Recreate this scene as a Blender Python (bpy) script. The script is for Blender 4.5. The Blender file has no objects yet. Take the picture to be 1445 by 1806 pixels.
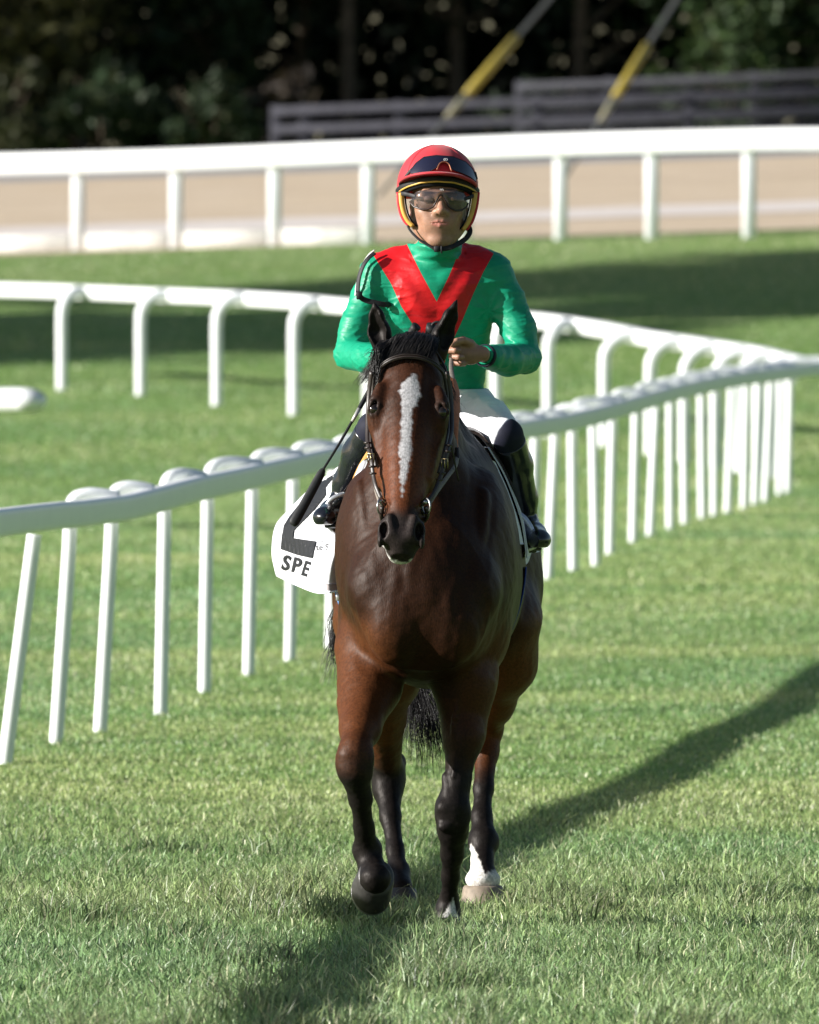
import bpy, math, random
import numpy as np
from mathutils import Vector
rng = np.random.default_rng(7)
random.seed(7)
scene = bpy.context.scene
COL = scene.collection

# ------------------------------------------------------------------ camera
CAMH, DIST, FPX = 2.07, 40.0, 24083.0
cam_d = bpy.data.cameras.new('camera')
cam = bpy.data.objects.new('camera', cam_d); COL.objects.link(cam)
cam.location = (0, -DIST, CAMH)
cam.rotation_euler = (math.radians(90), 0, 0)
cam_d.sensor_fit = 'HORIZONTAL'; cam_d.sensor_width = 24.0; cam_d.lens = 400.0
cam_d.shift_y = -(903 - 390) / 1445.0
cam_d.clip_start = 1; cam_d.clip_end = 2000
cam_d.dof.use_dof = True; cam_d.dof.focus_distance = DIST - 0.1; cam_d.dof.aperture_fstop = 9
scene.camera = cam

# ------------------------------------------------------------------ light
SUN_EL, SUN_FRONT = 20.5, 13.0        # degrees; the sun stands left of the camera, a little in front of the horse
w = bpy.data.worlds.new('World'); scene.world = w; w.use_nodes = True
nt = w.node_tree; bg = nt.nodes['Background']; sky = nt.nodes.new('ShaderNodeTexSky')
sky.sky_type = 'NISHITA'; sky.sun_disc = False
sky.sun_elevation = math.radians(SUN_EL); sky.sun_rotation = math.radians(270 - SUN_FRONT)
nt.links.new(sky.outputs[0], bg.inputs[0]); bg.inputs[1].default_value = 0.05
sd = bpy.data.lights.new('sun', 'SUN'); sd.energy = 5.0; sd.angle = math.radians(0.5); sd.color = (1.0, 0.97, 0.92)
sun = bpy.data.objects.new('sun', sd); COL.objects.link(sun)
trav = Vector((math.cos(math.radians(SUN_FRONT)) * math.cos(math.radians(SUN_EL)),
               math.sin(math.radians(SUN_FRONT)) * math.cos(math.radians(SUN_EL)), -math.sin(math.radians(SUN_EL))))
sun.rotation_euler = trav.to_track_quat('-Z', 'Y').to_euler()
scene.view_settings.view_transform = 'Standard'; scene.view_settings.look = 'None'
scene.view_settings.exposure = 0.95; scene.view_settings.gamma = 1

# ------------------------------------------------------------------ helpers
def P(px, py, y):
    """point seen at photograph pixel (px, py) standing at depth y (metres behind the leading hoof)"""
    d = DIST + y
    return np.array([(px - 722.5) * d / FPX, y, CAMH - (py - 390) * d / FPX])

def tag(o, label=None, cat=None, group=None, kind=None):
    if label: o['label'] = label
    if cat: o['category'] = cat
    if group: o['group'] = group
    if kind: o['kind'] = kind
    return o

def empty(name, loc=(0, 0, 0)):
    o = bpy.data.objects.new(name, None); COL.objects.link(o); o.location = loc
    o.empty_display_size = .1
    return o

def wloc(o):
    v = Vector((0, 0, 0))
    while o is not None: v += o.location; o = o.parent
    return np.array(v)

def mesh_fast(name, V, Fq, colr=None, smooth=True):
    """V (n,3); Fq (m,3|4) int array or list of arrays"""
    me = bpy.data.meshes.new(name)
    fl = Fq if isinstance(Fq, list) and len(Fq) and isinstance(Fq[0], np.ndarray) else [Fq]
    fl = [np.asarray(f, dtype=np.int32) for f in fl if len(f)]
    nl = sum(f.size for f in fl); nf = sum(len(f) for f in fl)
    me.vertices.add(len(V)); me.vertices.foreach_set('co', np.ascontiguousarray(V, dtype=np.float32).ravel())
    me.loops.add(nl); me.loops.foreach_set('vertex_index', np.concatenate([f.ravel() for f in fl]))
    tot = np.concatenate([np.full(len(f), f.shape[1], np.int32) for f in fl])
    me.polygons.add(nf)
    me.polygons.foreach_set('loop_start', np.concatenate([[0], np.cumsum(tot)[:-1]]).astype(np.int32))
    me.polygons.foreach_set('loop_total', tot)
    me.update(calc_edges=True)
    if smooth: me.polygons.foreach_set('use_smooth', np.ones(nf, dtype=bool))
    if colr is not None:
        a = me.color_attributes.new('Col', 'FLOAT_COLOR', 'POINT')
        c = np.ones((len(V), 4), np.float32); c[:, :colr.shape[1]] = colr
        a.data.foreach_set('color', c.ravel())
    me.validate()
    return me

def obj(name, V, F, mat, parent=None, loc=None, colr=None, smooth=True):
    """V in world space. A top-level object gets its origin at loc."""
    V = np.asarray(V, dtype=np.float64)
    base = wloc(parent) if parent is not None else (np.array(loc, float) if loc is not None else np.zeros(3))
    fl = F if isinstance(F, list) and len(F) and isinstance(F[0], np.ndarray) else [np.asarray(F)]
    if name not in ('grass', 'crown', 'foliage', 'deep_wood') and svol(V, fl) < 0: fl = [f[:, ::-1] for f in fl]
    me = mesh_fast(name, V - base, fl, colr, smooth)
    o = bpy.data.objects.new(name, me); COL.objects.link(o)
    if parent is not None: o.parent = parent
    else: o.location = base
    if mat: me.materials.append(mat)
    return o

def svol(V, F):
    """signed volume: negative when the faces point inward"""
    c = V.mean(0); t = 0.
    for f in F:
        f = np.asarray(f)
        if f.size == 0: continue
        for k in range(1, f.shape[1] - 1):
            a, b, d = V[f[:, 0]] - c, V[f[:, k]] - c, V[f[:, k + 1]] - c; t += float((a * np.cross(b, d)).sum())
    return t

class MB:
    """collects pieces that become one mesh"""
    def __init__(s): s.V = []; s.Q = []; s.T = []; s.n = 0; s.C = []
    def add(s, V, Q=(), T=(), c=None):
        V = np.asarray(V, float); s.V.append(V); Q = np.asarray(Q, int); T = np.asarray(T, int)
        if svol(V, [Q, T]) < 0:
            if len(Q): Q = Q[:, ::-1]
            if len(T): T = T[:, ::-1]
        if len(Q): s.Q.append(np.asarray(Q, int) + s.n)
        if len(T): s.T.append(np.asarray(T, int) + s.n)
        if c is not None: s.C.append(np.tile(np.asarray(c, float), (len(V), 1)) if np.ndim(c) == 1 else c)
        s.n += len(V)
    def box(s, c, h, R=None, bev=0.0):
        c = np.asarray(c, float); h = np.asarray(h, float)
        if bev > 0:
            pts = []
            for z, i in ((-h[2], bev), (-h[2] + bev, 0), (h[2] - bev, 0), (h[2], bev)):
                X, Y = h[0] - i, h[1] - i; b = bev * (0.6 if i else 1)
                pts += [(-X + b, -Y, z), (X - b, -Y, z), (X, -Y + b, z), (X, Y - b, z), (X - b, Y, z), (-X + b, Y, z), (-X, Y - b, z), (-X, -Y + b, z)]
            V = np.array(pts); Q = []
            for r in range(3):
                for k in range(8):
                    Q.append((r * 8 + k, r * 8 + (k + 1) % 8, r * 8 + 8 + (k + 1) % 8, r * 8 + 8 + k))
            Q += [(0, 7, 6, 5), (0, 5, 4, 1), (1, 4, 3, 2), (24, 25, 30, 31), (25, 26, 29, 30), (26, 27, 28, 29)]
            Q[-3:] = [(24, 25, 28, 29), (24, 29, 30, 31), (25, 26, 27, 28)]
            Q[-6:-3] = [(0, 5, 4, 1), (0, 7, 6, 5), (1, 4, 3, 2)]
        else:
            V = np.array([(x, y, z) for z in (-1, 1) for y in (-1, 1) for x in (-1, 1)], float) * h
            Q = [(0, 2, 3, 1), (4, 5, 7, 6), (0, 1, 5, 4), (2, 6, 7, 3), (0, 4, 6, 2), (1, 3, 7, 5)]
        if R is not None: V = V @ np.asarray(R).T
        s.add(V + c, Q)
    def tube(s, pts, r, n=10, cap=True, flat=None, c=None):
        """sweep along pts; r scalar, per point, or (rx, ry) pairs with flat=reference normal"""
        pts = np.asarray(pts, float); m = len(pts)
        r = np.asarray(r, float)
        if r.ndim == 0: r = np.full((m, 2), float(r))
        elif r.ndim == 1: r = (np.tile(r, (m, 1)) if (len(r) == 2 and m != 2) or (flat is not None and len(r) == 2) else np.stack([r, r], 1))
        T = np.gradient(pts, axis=0); T /= np.linalg.norm(T, axis=1, keepdims=True) + 1e-12
        ref = np.array(flat if flat is not None else (0, 0, 1.0), float)
        if flat is None and abs(T[0] @ ref) > .9: ref = np.array((1.0, 0, 0))
        V = []
        N = None
        for i in range(m):
            if flat is not None or N is None: N = ref - T[i] * (ref @ T[i])
            else: N = N - T[i] * (N @ T[i])
            N = N / (np.linalg.norm(N) + 1e-12); B = np.cross(T[i], N)
            for k in range(n):
                a = 2 * math.pi * (k + .5) / n
                V.append(pts[i] + N * math.sin(a) * r[i, 1] + B * math.cos(a) * r[i, 0])
        Q = [(i * n + k, i * n + (k + 1) % n, (i + 1) * n + (k + 1) % n, (i + 1) * n + k) for i in range(m - 1) for k in range(n)]
        Tt = []
        if cap:
            V += [pts[0], pts[-1]]; a, b = m * n, m * n + 1
            Tt = [(a, (k + 1) % n, k) for k in range(n)] + [(b, (m - 1) * n + k, (m - 1) * n + (k + 1) % n) for k in range(n)]
        s.add(V, Q, Tt, c)
    def strap(s, pts, wid, thk, normal, c=None):
        """flat leather strap: rounded rectangle section, wide across, thin along normal (vector or per point)"""
        pts = np.asarray(pts, float); m = len(pts)
        nr = np.asarray(normal, float); nr = np.tile(nr, (m, 1)) if nr.ndim == 1 else nr
        T = np.gradient(pts, axis=0); T /= np.linalg.norm(T, axis=1, keepdims=True) + 1e-12
        wid = np.broadcast_to(np.asarray(wid, float), (m,))
        V = []
        for i in range(m):
            N = nr[i] - T[i] * (nr[i] @ T[i]); N /= np.linalg.norm(N) + 1e-12; B = np.cross(T[i], N)
            W, H = wid[i] / 2, thk / 2
            for x, y in ((-W, -H * .5), (-W * .85, -H), (W * .85, -H), (W, -H * .5), (W, H * .5), (W * .85, H), (-W * .85, H), (-W, H * .5)):
                V.append(pts[i] + B * x + N * y)
        Q = [(i * 8 + k, i * 8 + (k + 1) % 8, (i + 1) * 8 + (k + 1) % 8, (i + 1) * 8 + k) for i in range(m - 1) for k in range(8)]
        e = (m - 1) * 8
        Q += [(0, 7, 6, 1), (1, 6, 5, 2), (2, 5, 4, 3), (e, e + 1, e + 6, e + 7), (e + 1, e + 2, e + 5, e + 6), (e + 2, e + 3, e + 4, e + 5)]
        s.add(V, Q, c=c)
    def sphere(s, c, r, n=16, R=None):
        r = np.broadcast_to(np.asarray(r, float), (3,)); V = []; 
        for i in range(n // 2 + 1):
            t = math.pi * i / (n // 2)
            for k in range(n):
                a = 2 * math.pi * k / n
                V.append((math.sin(t) * math.cos(a) * r[0], math.sin(t) * math.sin(a) * r[1], math.cos(t) * r[2]))
        V = np.array(V)
        if R is not None: V = V @ np.asarray(R).T
        Q = [(i * n + k, (i + 1) * n + k, (i + 1) * n + (k + 1) % n, i * n + (k + 1) % n) for i in range(n // 2) for k in range(n)]
        s.add(V + np.asarray(c, float), Q)
    def build(s, name, mat, parent=None, loc=None, smooth=True):
        V = np.concatenate(s.V); F = []
        if s.Q: F.append(np.concatenate(s.Q))
        if s.T: F.append(np.concatenate(s.T))
        C = np.concatenate(s.C) if s.C else None
        return obj(name, V, F, mat, parent, loc, C, smooth)

def spline(ctrl, n=40):
    """Catmull-Rom through ctrl"""
    c = np.asarray(ctrl, float); c = np.vstack([2 * c[0] - c[1], c, 2 * c[-1] - c[-2]]); out = []
    m = len(c) - 3; per = max(2, n // m)
    for i in range(m):
        p0, p1, p2, p3 = c[i:i + 4]
        for t in np.linspace(0, 1, per, endpoint=False):
            out.append(.5 * ((2 * p1) + (-p0 + p2) * t + (2 * p0 - 5 * p1 + 4 * p2 - p3) * t * t + (-p0 + 3 * p1 - 3 * p2 + p3) * t ** 3))
    out.append(c[-2]); return np.array(out)

# ------------------------------------------------------------------ materials
def mat(name, base=(.5, .5, .5), rough=.5, spec=.5, coat=0, metal=0, sheen=0, noise=None, bump=None, attr=False, sub=0, trans=None, coat_rough=.1):
    """noise=(scale, amount, [colour2]); bump=(scale, strength, distance) or a list of them"""
    m = bpy.data.materials.new(name); m.use_nodes = True
    nt = m.node_tree; b = nt.nodes['Principled BSDF']; L = nt.links.new
    b.inputs['Base Color'].default_value = (*base, 1); b.inputs['Roughness'].default_value = rough
    b.inputs['Metallic'].default_value = metal; b.inputs['Specular IOR Level'].default_value = spec
    b.inputs['Coat Weight'].default_value = coat; b.inputs['Coat Roughness'].default_value = coat_rough
    b.inputs['Sheen Weight'].default_value = sheen
    if sub:
        b.inputs['Subsurface Weight'].default_value = sub; b.inputs['Subsurface Scale'].default_value = .01
        b.inputs['Subsurface Radius'].default_value = (1, .4, .2)
    tc = nt.nodes.new('ShaderNodeTexCoord'); src = None
    if attr:
        at = nt.nodes.new('ShaderNodeVertexColor'); at.layer_name = 'Col'; src = at.outputs['Color']
    if noise:
        n = nt.nodes.new('ShaderNodeTexNoise'); n.inputs['Scale'].default_value = noise[0]; n.inputs['Detail'].default_value = 6
        L(tc.outputs['Object'], n.inputs['Vector'])
        r = nt.nodes.new('ShaderNodeMapRange'); r.inputs[1].default_value = .3; r.inputs[2].default_value = .7
        r.inputs[3].default_value = 1 - noise[1]; r.inputs[4].default_value = 1 + noise[1]
        L(n.outputs['Fac'], r.inputs[0])
        mx = nt.nodes.new('ShaderNodeVectorMath'); mx.operation = 'SCALE'
        if src is not None: L(src, mx.inputs[0])
        else: mx.inputs[0].default_value = base
        L(r.outputs[0], mx.inputs['Scale']); src = mx.outputs[0]
        if len(noise) > 2:
            n2 = nt.nodes.new('ShaderNodeTexNoise'); n2.inputs['Scale'].default_value = noise[0] * .37; n2.inputs['Detail'].default_value = 4
            L(tc.outputs['Object'], n2.inputs['Vector'])
            r2 = nt.nodes.new('ShaderNodeMapRange'); r2.inputs[1].default_value = .45; r2.inputs[2].default_value = .65; L(n2.outputs['Fac'], r2.inputs[0])
            mm = nt.nodes.new('ShaderNodeMix'); mm.data_type = 'RGBA'; L(r2.outputs[0], mm.inputs[0]); L(src, mm.inputs[6]); mm.inputs[7].default_value = (*noise[2], 1); src = mm.outputs[2]
    if src is not None: L(src, b.inputs['Base Color'])
    if bump:
        prev = None
        for bp in (bump if isinstance(bump, list) else [bump]):
            n = nt.nodes.new('ShaderNodeTexNoise'); n.inputs['Scale'].default_value = bp[0]; n.inputs['Detail'].default_value = 5
            if len(bp) > 3:
                mp = nt.nodes.new('ShaderNodeMapping'); mp.inputs['Scale'].default_value = bp[3]; L(tc.outputs['Object'], mp.inputs[0]); L(mp.outputs[0], n.inputs['Vector'])
            else: L(tc.outputs['Object'], n.inputs['Vector'])
            bm_ = nt.nodes.new('ShaderNodeBump'); bm_.inputs['Strength'].default_value = bp[1]; bm_.inputs['Distance'].default_value = bp[2]
            L(n.outputs['Fac'], bm_.inputs['Height'])
            if prev is not None: L(prev, bm_.inputs['Normal'])
            prev = bm_.outputs[0]
        L(prev, b.inputs['Normal'])
    if trans:
        t = nt.nodes.new('ShaderNodeBsdfTranslucent'); ms = nt.nodes.new('ShaderNodeMixShader'); ms.inputs[0].default_value = trans
        if src is not None: L(src, t.inputs[0])
        else: t.inputs[0].default_value = (*base, 1)
        L(b.outputs[0], ms.inputs[1]); L(t.outputs[0], ms.inputs[2]); L(ms.outputs[0], nt.nodes['Material Output'].inputs[0])
    return m

# ------------------------------------------------------------------ terrain
_gd = [-60, 100, 104, 107, 112, 117, 122, 127, 135, 142, 150, 160, 200, 230, 300, 2000]
_gz = [0, 0, .0, .03, .12, .25, .42, .56, 1.0, 1.45, 1.81, 1.97, 2.6, 3.1, 3.3, 3.3]
_dd = np.linspace(-60, 400, 4601); _zz = np.interp(_dd, _gd, _gz)
_k = np.hanning(41); _k /= _k.sum(); _zs = np.convolve(np.pad(_zz, 20, 'edge'), _k, 'valid')
def G(x, y):
    d = np.asarray(y, float) + DIST; x = np.clip(np.asarray(x, float), -12, 12)
    return np.interp(d, _dd, _zs) + .033 * x * np.clip((d - 128) / 20, 0, 1)

def sheet(name, xs, ys, dz, m, kind='structure'):
    X, Y = np.meshgrid(xs, ys, indexing='ij'); Z = G(X, Y) + dz
    V = np.stack([X, Y, Z], -1).reshape(-1, 3); nx, ny = len(xs), len(ys)
    i, j = np.meshgrid(np.arange(nx - 1), np.arange(ny - 1), indexing='ij'); a = (i * ny + j).ravel()
    me = mesh_fast(name, V, np.stack([a, a + ny, a + ny + 1, a + 1], 1)); me.materials.append(m); o = bpy.data.objects.new(name, me); COL.objects.link(o)
    return tag(o, kind=kind)

def turf_mat(name, cols, scale=1.0, band=(1.6, .35, 1)):
    m = bpy.data.materials.new(name); m.use_nodes = True; nt = m.node_tree; L = nt.links.new
    b = nt.nodes['Principled BSDF']; b.inputs['Roughness'].default_value = .85; b.inputs['Specular IOR Level'].default_value = .2
    tc = nt.nodes.new('ShaderNodeTexCoord')
    def noise(sc, det, mp=None):
        n = nt.nodes.new('ShaderNodeTexNoise'); n.inputs['Scale'].default_value = sc; n.inputs['Detail'].default_value = det
        if mp:
            q = nt.nodes.new('ShaderNodeMapping'); q.inputs['Scale'].default_value = mp; L(tc.outputs['Object'], q.inputs[0]); L(q.outputs[0], n.inputs[0])
        else: L(tc.outputs['Object'], n.inputs[0])
        return n.outputs['Fac']
    def ramp(f, lo, hi):
        r = nt.nodes.new('ShaderNodeMapRange'); r.inputs[1].default_value = lo; r.inputs[2].default_value = hi; L(f, r.inputs[0]); return r.outputs[0]
    def mix(f, a, c):
        q = nt.nodes.new('ShaderNodeMix'); q.data_type = 'RGBA'; L(f, q.inputs[0])
        for s_, v in ((6, a), (7, c)):
            if isinstance(v, tuple): q.inputs[s_].default_value = (*v, 1)
            else: L(v, q.inputs[s_])
        return q.outputs[2]
    c = mix(ramp(noise(.55, 5, band), .38, .62), cols[0], cols[1])
    c = mix(ramp(noise(3.0 * scale, 5, (1, .5, 1)), .45, .75), c, cols[2])
    c = mix(ramp(noise(60 * scale, 4), .35, .75), c, cols[3])
    L(c, b.inputs['Base Color'])
    bp = nt.nodes.new('ShaderNodeBump'); bp.inputs['Strength'].default_value = .6; bp.inputs['Distance'].default_value = .03
    L(noise(40, 5), bp.inputs['Height']); L(bp.outputs[0], b.inputs['Normal'])
    return m

M = {}
M['turf'] = turf_mat('turf', [(.14, .25, .045), (.20, .30, .085), (.25, .32, .12), (.10, .19, .04)])
M['dirt'] = turf_mat('dirt', [(.60, .48, .34), (.50, .39, .28), (.64, .53, .41), (.50, .40, .29)], .3, (.04, .9, 1))
xs = np.unique(np.concatenate([np.linspace(-300, -12, 12), np.linspace(-12, 12, 49), np.linspace(12, 300, 12)]))
ys = np.unique(np.concatenate([np.linspace(-100, -8, 8), np.linspace(-8, 200, 320), np.linspace(200, 1200, 20)]))
sheet('ground', xs, ys, 0, M['turf'])
sheet('dirt_track', xs, np.linspace(111.5, 192, 60), .012, M['dirt'])
m_gray = mat('harrowed_strip', (.62, .56, .52), .9, .1, noise=(4, .12))
sheet('harrowed_strip', xs, np.linspace(123, 131, 8), .02, m_gray)
sheet('far_grey_strip', xs, np.linspace(178, 186, 12), .02, mat('far_grey_strip', (.30, .30, .31), .9, .1, noise=(3, .2)))  # plain grey strip along the back of the dirt track

# ------------------------------------------------------------------ running rails
M['rail'] = mat('white_rail', (.82, .83, .84), .38, .5, noise=(6, .03), bump=(30, .08, .002))
M['post'] = mat('white_post', (.80, .82, .84), .42, .5, noise=(9, .04))

def polyline_frame(path):
    T = np.gradient(path, axis=0); T[:, 2] = 0; T /= np.linalg.norm(T, axis=1, keepdims=True); return T

def rail_object(name, label, path, posts, beam, off_sign, group=None, bow=.10, post_r=.032, hump=.075, reach=.2):
    """path (n,3): centre line of the beam. posts: list of (base, top). beam=(half width, half height).
    Every post bends over at the top (gooseneck) and meets the beam."""
    root = empty(name, (path[0][0], path[0][1], float(G(path[0][0], path[0][1]))))
    tag(root, label, 'running rail', group)
    mb = MB()
    n = 16; th = (np.arange(n) + .5) * 2 * math.pi / n
    sx = np.sign(np.cos(th)) * np.abs(np.cos(th)) ** .4 * beam[0]; sz = np.sign(np.sin(th)) * np.abs(np.sin(th)) ** .4 * beam[1]
    T = polyline_frame(path); B = np.stack([T[:, 1], -T[:, 0], 0 * T[:, 0]], 1)
    V = (path[:, None, :] + B[:, None, :] * sx[None, :, None] + np.array([0, 0, 1.0])[None, None, :] * sz[None, :, None]).reshape(-1, 3)
    m = len(path); Q = [(i * n + k, i * n + (k + 1) % n, (i + 1) * n + (k + 1) % n, (i + 1) * n + k) for i in range(m - 1) for k in range(n)]
    Tt = []
    for e, f in ((0, 1), ((m - 1) * n, -1)):
        for k in range(1, n - 1): Tt.append((e, e + k + 1, e + k) if f == 1 else (e, e + k, e + k + 1))
    mb.add(V, Q, Tt); mb.build('beam', M['rail'], root)
    # joint sleeves where beam lengths meet
    for b_, t_ in posts:
        d = np.linalg.norm(path[:, :2] - t_[:2], axis=1)
        i = int(np.argmin(np.linalg.norm(path[:, :2] - (t_[:2]), axis=1)))
        j = min(i + 1, m - 1)
        tdir = T[i]
        mbp = MB()
        A = np.array(t_, float)
        # aim: a point on the beam top a little further along and across
        tgt = path[i] + tdir * bow
        h = path[i][2] + beam[1] + hump; at_ = lambda f, z: np.array([A[0] * (1 - f) + tgt[0] * f, A[1] * (1 - f) + tgt[1] * f, z])
        cp = np.array([b_, b_ + (A - b_) * .5, A, at_(.0, h - .09), at_(.10, h - .02), at_(.38, h), at_(.72, h - .003), at_(1.05, path[i][2] + beam[1] * .8)])
        if b_[1] < 13 and hump > 0: cp = np.array([b_, b_ + (A - b_) * .5, A, A + (A - b_) * .1])
        if hump < 0:
            top_ = path[i].copy(); fl = lambda f, z: np.array([A[0] * (1 - f) + top_[0] * f, A[1] * (1 - f) + top_[1] * f, z])
            cp = np.array([b_, b_ + (A - b_) * .5, A, fl(.07, A[2] + .11), fl(.30, top_[2] - .03), fl(.62, top_[2] + .01), fl(1, top_[2])])
        mbp.tube(spline(cp, 36), post_r, 12)
        mbp.build('post', M['post'], root)
    return root

# near rail: centre line of its beam, from pixel samples on flat turf
samp = [(0, 912), (132, 908), (224, 899), (279, 881), (349, 858), (423, 843), (508, 823), (583, 804), (900, 762), (945, 754), (993, 748), (1042, 736), (1083, 723), (1123, 709), (1163, 698), (1204, 686), (1244, 676), (1285, 667), (1325, 660), (1386, 655)]
BZ = .885
pst = [(5, 1340, 55), (97, 1305, 122), (175, 1285, 196), (283, 1255, 290), (360, 1215, 366), (438, 1185, 445), (511, 1160, 517), (583, 1136, 588)]
pst += [(939, 1032, 944), (967, 1015, 979), (1012, 999, 1010), (1052, 991, 1047), (1076, 971, 1081), (1117, 950, 1122), (1147, 938, 1157), (1183, 926, 1183), (1209, 918, 1207), (1240, 908, 1238), (1261, 902, 1261), (1284, 898, 1291), (1313, 890, 1317), (1332, 882, 1338), (1350, 878, 1360), (1376, 866, 1378), (1390, 862, 1394)]
_pd = [FPX * CAMH / (p[1] - 390 + 8) for p in pst]; _px = [(p[0] - 722.5) * d_ / FPX for p, d_ in zip(pst, _pd)]
_pd = [30, 35.4, 38, 41.2, 46.8] + _pd + [105.2, 106.2, 107.5]; _px = [-3.05, -2.82, -2.72, -2.56, -2.10] + _px + [3.3, 3.9, 6.0]
_dg = np.linspace(29, 107.4, 1600); _kk = np.hanning(221); _kk /= _kk.sum(); _xg = np.convolve(np.pad(np.interp(_dg, _pd, _px), 110, 'edge'), _kk, 'valid')
_xg = _xg + .20; ctl = []; _pg = 722.5 + _xg * FPX / _dg; _fz_px, _fz = [], []
for px, py in samp:
    i_ = int(np.argmin(np.abs(_pg - px))); _fz_px.append(_dg[i_]); _fz.append(CAMH - (py - 390) * _dg[i_] / FPX)
for d_ in np.concatenate([np.linspace(29, 50, 12), np.linspace(52, 107, 70)]):
    z_ = np.interp(d_, [40] + _fz_px, [.93] + _fz); z_ = np.interp(d_, [40, 52], [.93, z_]); ctl.append((np.interp(d_, _dg, _xg), d_ - DIST, z_ * .6 + .94 * .4))
ctl = np.array(ctl); 
near_path = spline(ctl, 330)
hid = [(655, 1112, 660), (722, 1092, 727), (780, 1075, 785), (835, 1060, 840), (887, 1046, 892)]
posts = []
def near_post(px, py, tx):
    d = FPX * CAMH / (py - 390 + 8); x = (px - 722.5) * d / FPX
    b_ = np.array([x, d - DIST + .05, -.05]); t_ = np.array([(tx - 722.5) * d / FPX, d - DIST + .06, .79]); return b_, t_
for p in pst + hid: posts.append(near_post(*p))
for k in range(1, 12):
    yk = 12.2 - 2 * k; xk = np.interp(yk, ctl[:20, 1], ctl[:20, 0]) - .2; posts.append((np.array([xk, yk, -.05]), np.array([xk + .02, yk + .01, .80])))
posts.sort(key=lambda q: q[0][1])
rail_object('running_rail', 'long white plastic running rail with slanting posts passing close behind the horse', near_path, posts, (.036, .052), 1, bow=.12, hump=.004, post_r=.029)

# curving middle rail
mid = [(-120, 506, 128), (0, 511, 127), (100, 514, 126), (250, 520, 125), (392, 525, 123), (516, 532, 121), (620, 541, 120), (780, 552, 118.5), (940, 565, 117), (1000, 572, 116.5), (1067, 582, 116), (1150, 598, 114), (1210, 606, 113), (1263, 614, 111.5), (1310, 621, 110.4), (1345, 627, 109.4), (1400, 640, 108.2), (1445, 648, 107.3), (1560, 660, 105)]
mid_ctl = np.array([P(px, py, d - DIST) for px, py, d in mid]); mid_path = spline(mid_ctl, 200)
mp = []; _T = polyline_frame(mid_path); _B = np.stack([_T[:, 1], -_T[:, 0], 0 * _T[:, 0]], 1); _q = mid_path + _B * .30; _qp = 722.5 + _q[:, 0] * FPX / (DIST + _q[:, 1])
for px in (-60, 102, 252, 388, 516, 650, 770, 870, 968, 1067, 1147, 1208, 1263, 1305, 1338, 1362, 1384):
    i_ = int(np.argmin(np.abs(_qp - px))); t_ = _q[i_].copy(); t_[2] = mid_path[i_][2] - .22; b_ = t_.copy(); b_[2] = float(G(b_[0], b_[1])) - .05; mp.append((b_, t_))
rail_object('running_rail', 'white goosenecked running rail curving round the bend on the rising grass', mid_path, mp, (.06, .065), 1, bow=.26, hump=-1, post_r=.05)

# rail end poking in from the left
e0 = P(-60, 706, 51.5); e1 = P(48, 706, 48.2)
root = empty('rail_end', (e0[0], e0[1], 0)); tag(root, 'rounded white rail end poking in at the left edge of the photo', 'rail')
mb = MB(); mb.tube(spline([e0 + (-1.2, 1.2, 0), e0, e0 + (e1 - e0) * .6, e1, e1 + (.05, -.03, -.006)], 24), np.array([[.12, .082]] * 17 + [[.115, .078]] * 4 + [[.09, .06]] * 3 + [[.03, .02]])[:25], 14, flat=(0, 0, 1)); mb.build('beam', M['rail'], root)
mb = MB(); mb.tube(spline([(e0[0] - .9, e0[1] - .1, -.05), (e0[0] - .9, e0[1] - .1, .6), (e0[0] - .85, e0[1] - .1, .84), (e0[0] - .7, e0[1] - .1, .9)], 16), .032, 12); mb.build('post', M['post'], root)

M['kick'] = mat('dusty_white_board', (.52, .51, .48), .7, .3, noise=(3, .2))
# far rail of thick white boards
def farP(px, py):
    d = 153.5 - 5.0 * px / 1445; return P(px, py, d - DIST)
root = empty('board_rail', tuple(farP(700, 430))); tag(root, 'thick white board rail along the edge of the tan dirt track', 'rail fence')
top = [(-250, 296), (0, 290), (330, 281), (650, 268), (1000, 255), (1300, 247), (1445, 245), (1750, 244)]
path = spline([farP(*t) for t in top], 60); mb = MB()
mb.tube(path, np.array([.05, .118]), 4, flat=(0, 0, 1)); 
mb = MB()
T = polyline_frame(path); B = np.stack([T[:, 1], -T[:, 0], 0 * T[:, 0]], 1)
prof = [(-.07, -.10), (-.055, -.118), (.055, -.118), (.07, -.10), (.07, .085), (.045, .118), (-.045, .118), (-.07, .085)]
V = (path[:, None, :] + B[:, None, :] * np.array([p[0] for p in prof])[None, :, None] + np.array([0, 0, 1.])[None, None, :] * np.array([p[1] for p in prof])[None, :, None]).reshape(-1, 3)
m_ = len(path); mb.add(V, [(i * 8 + k, i * 8 + (k + 1) % 8, (i + 1) * 8 + (k + 1) % 8, (i + 1) * 8 + k) for i in range(m_ - 1) for k in range(8)]); mb.build('rail_board', M['rail'], root, smooth=False)
fposts = [(-40, 455), (138, 450), (311, 445), (485, 437), (650, 430), (820, 426), (989, 422), (1150, 415), (1322, 411), (1500, 409)]
for px, py in fposts:
    c = farP(px, np.interp(px, [t[0] for t in top], [t[1] for t in top])); z0 = float(G(c[0], c[1] - .0)) - .1
    mb = MB(); z1 = c[2] - .1; mb.box((c[0], c[1] + .06, (z0 + z1) / 2), (.072, .05, (z1 - z0) / 2), bev=.012); mb.build('post', M['post'], root)
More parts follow.
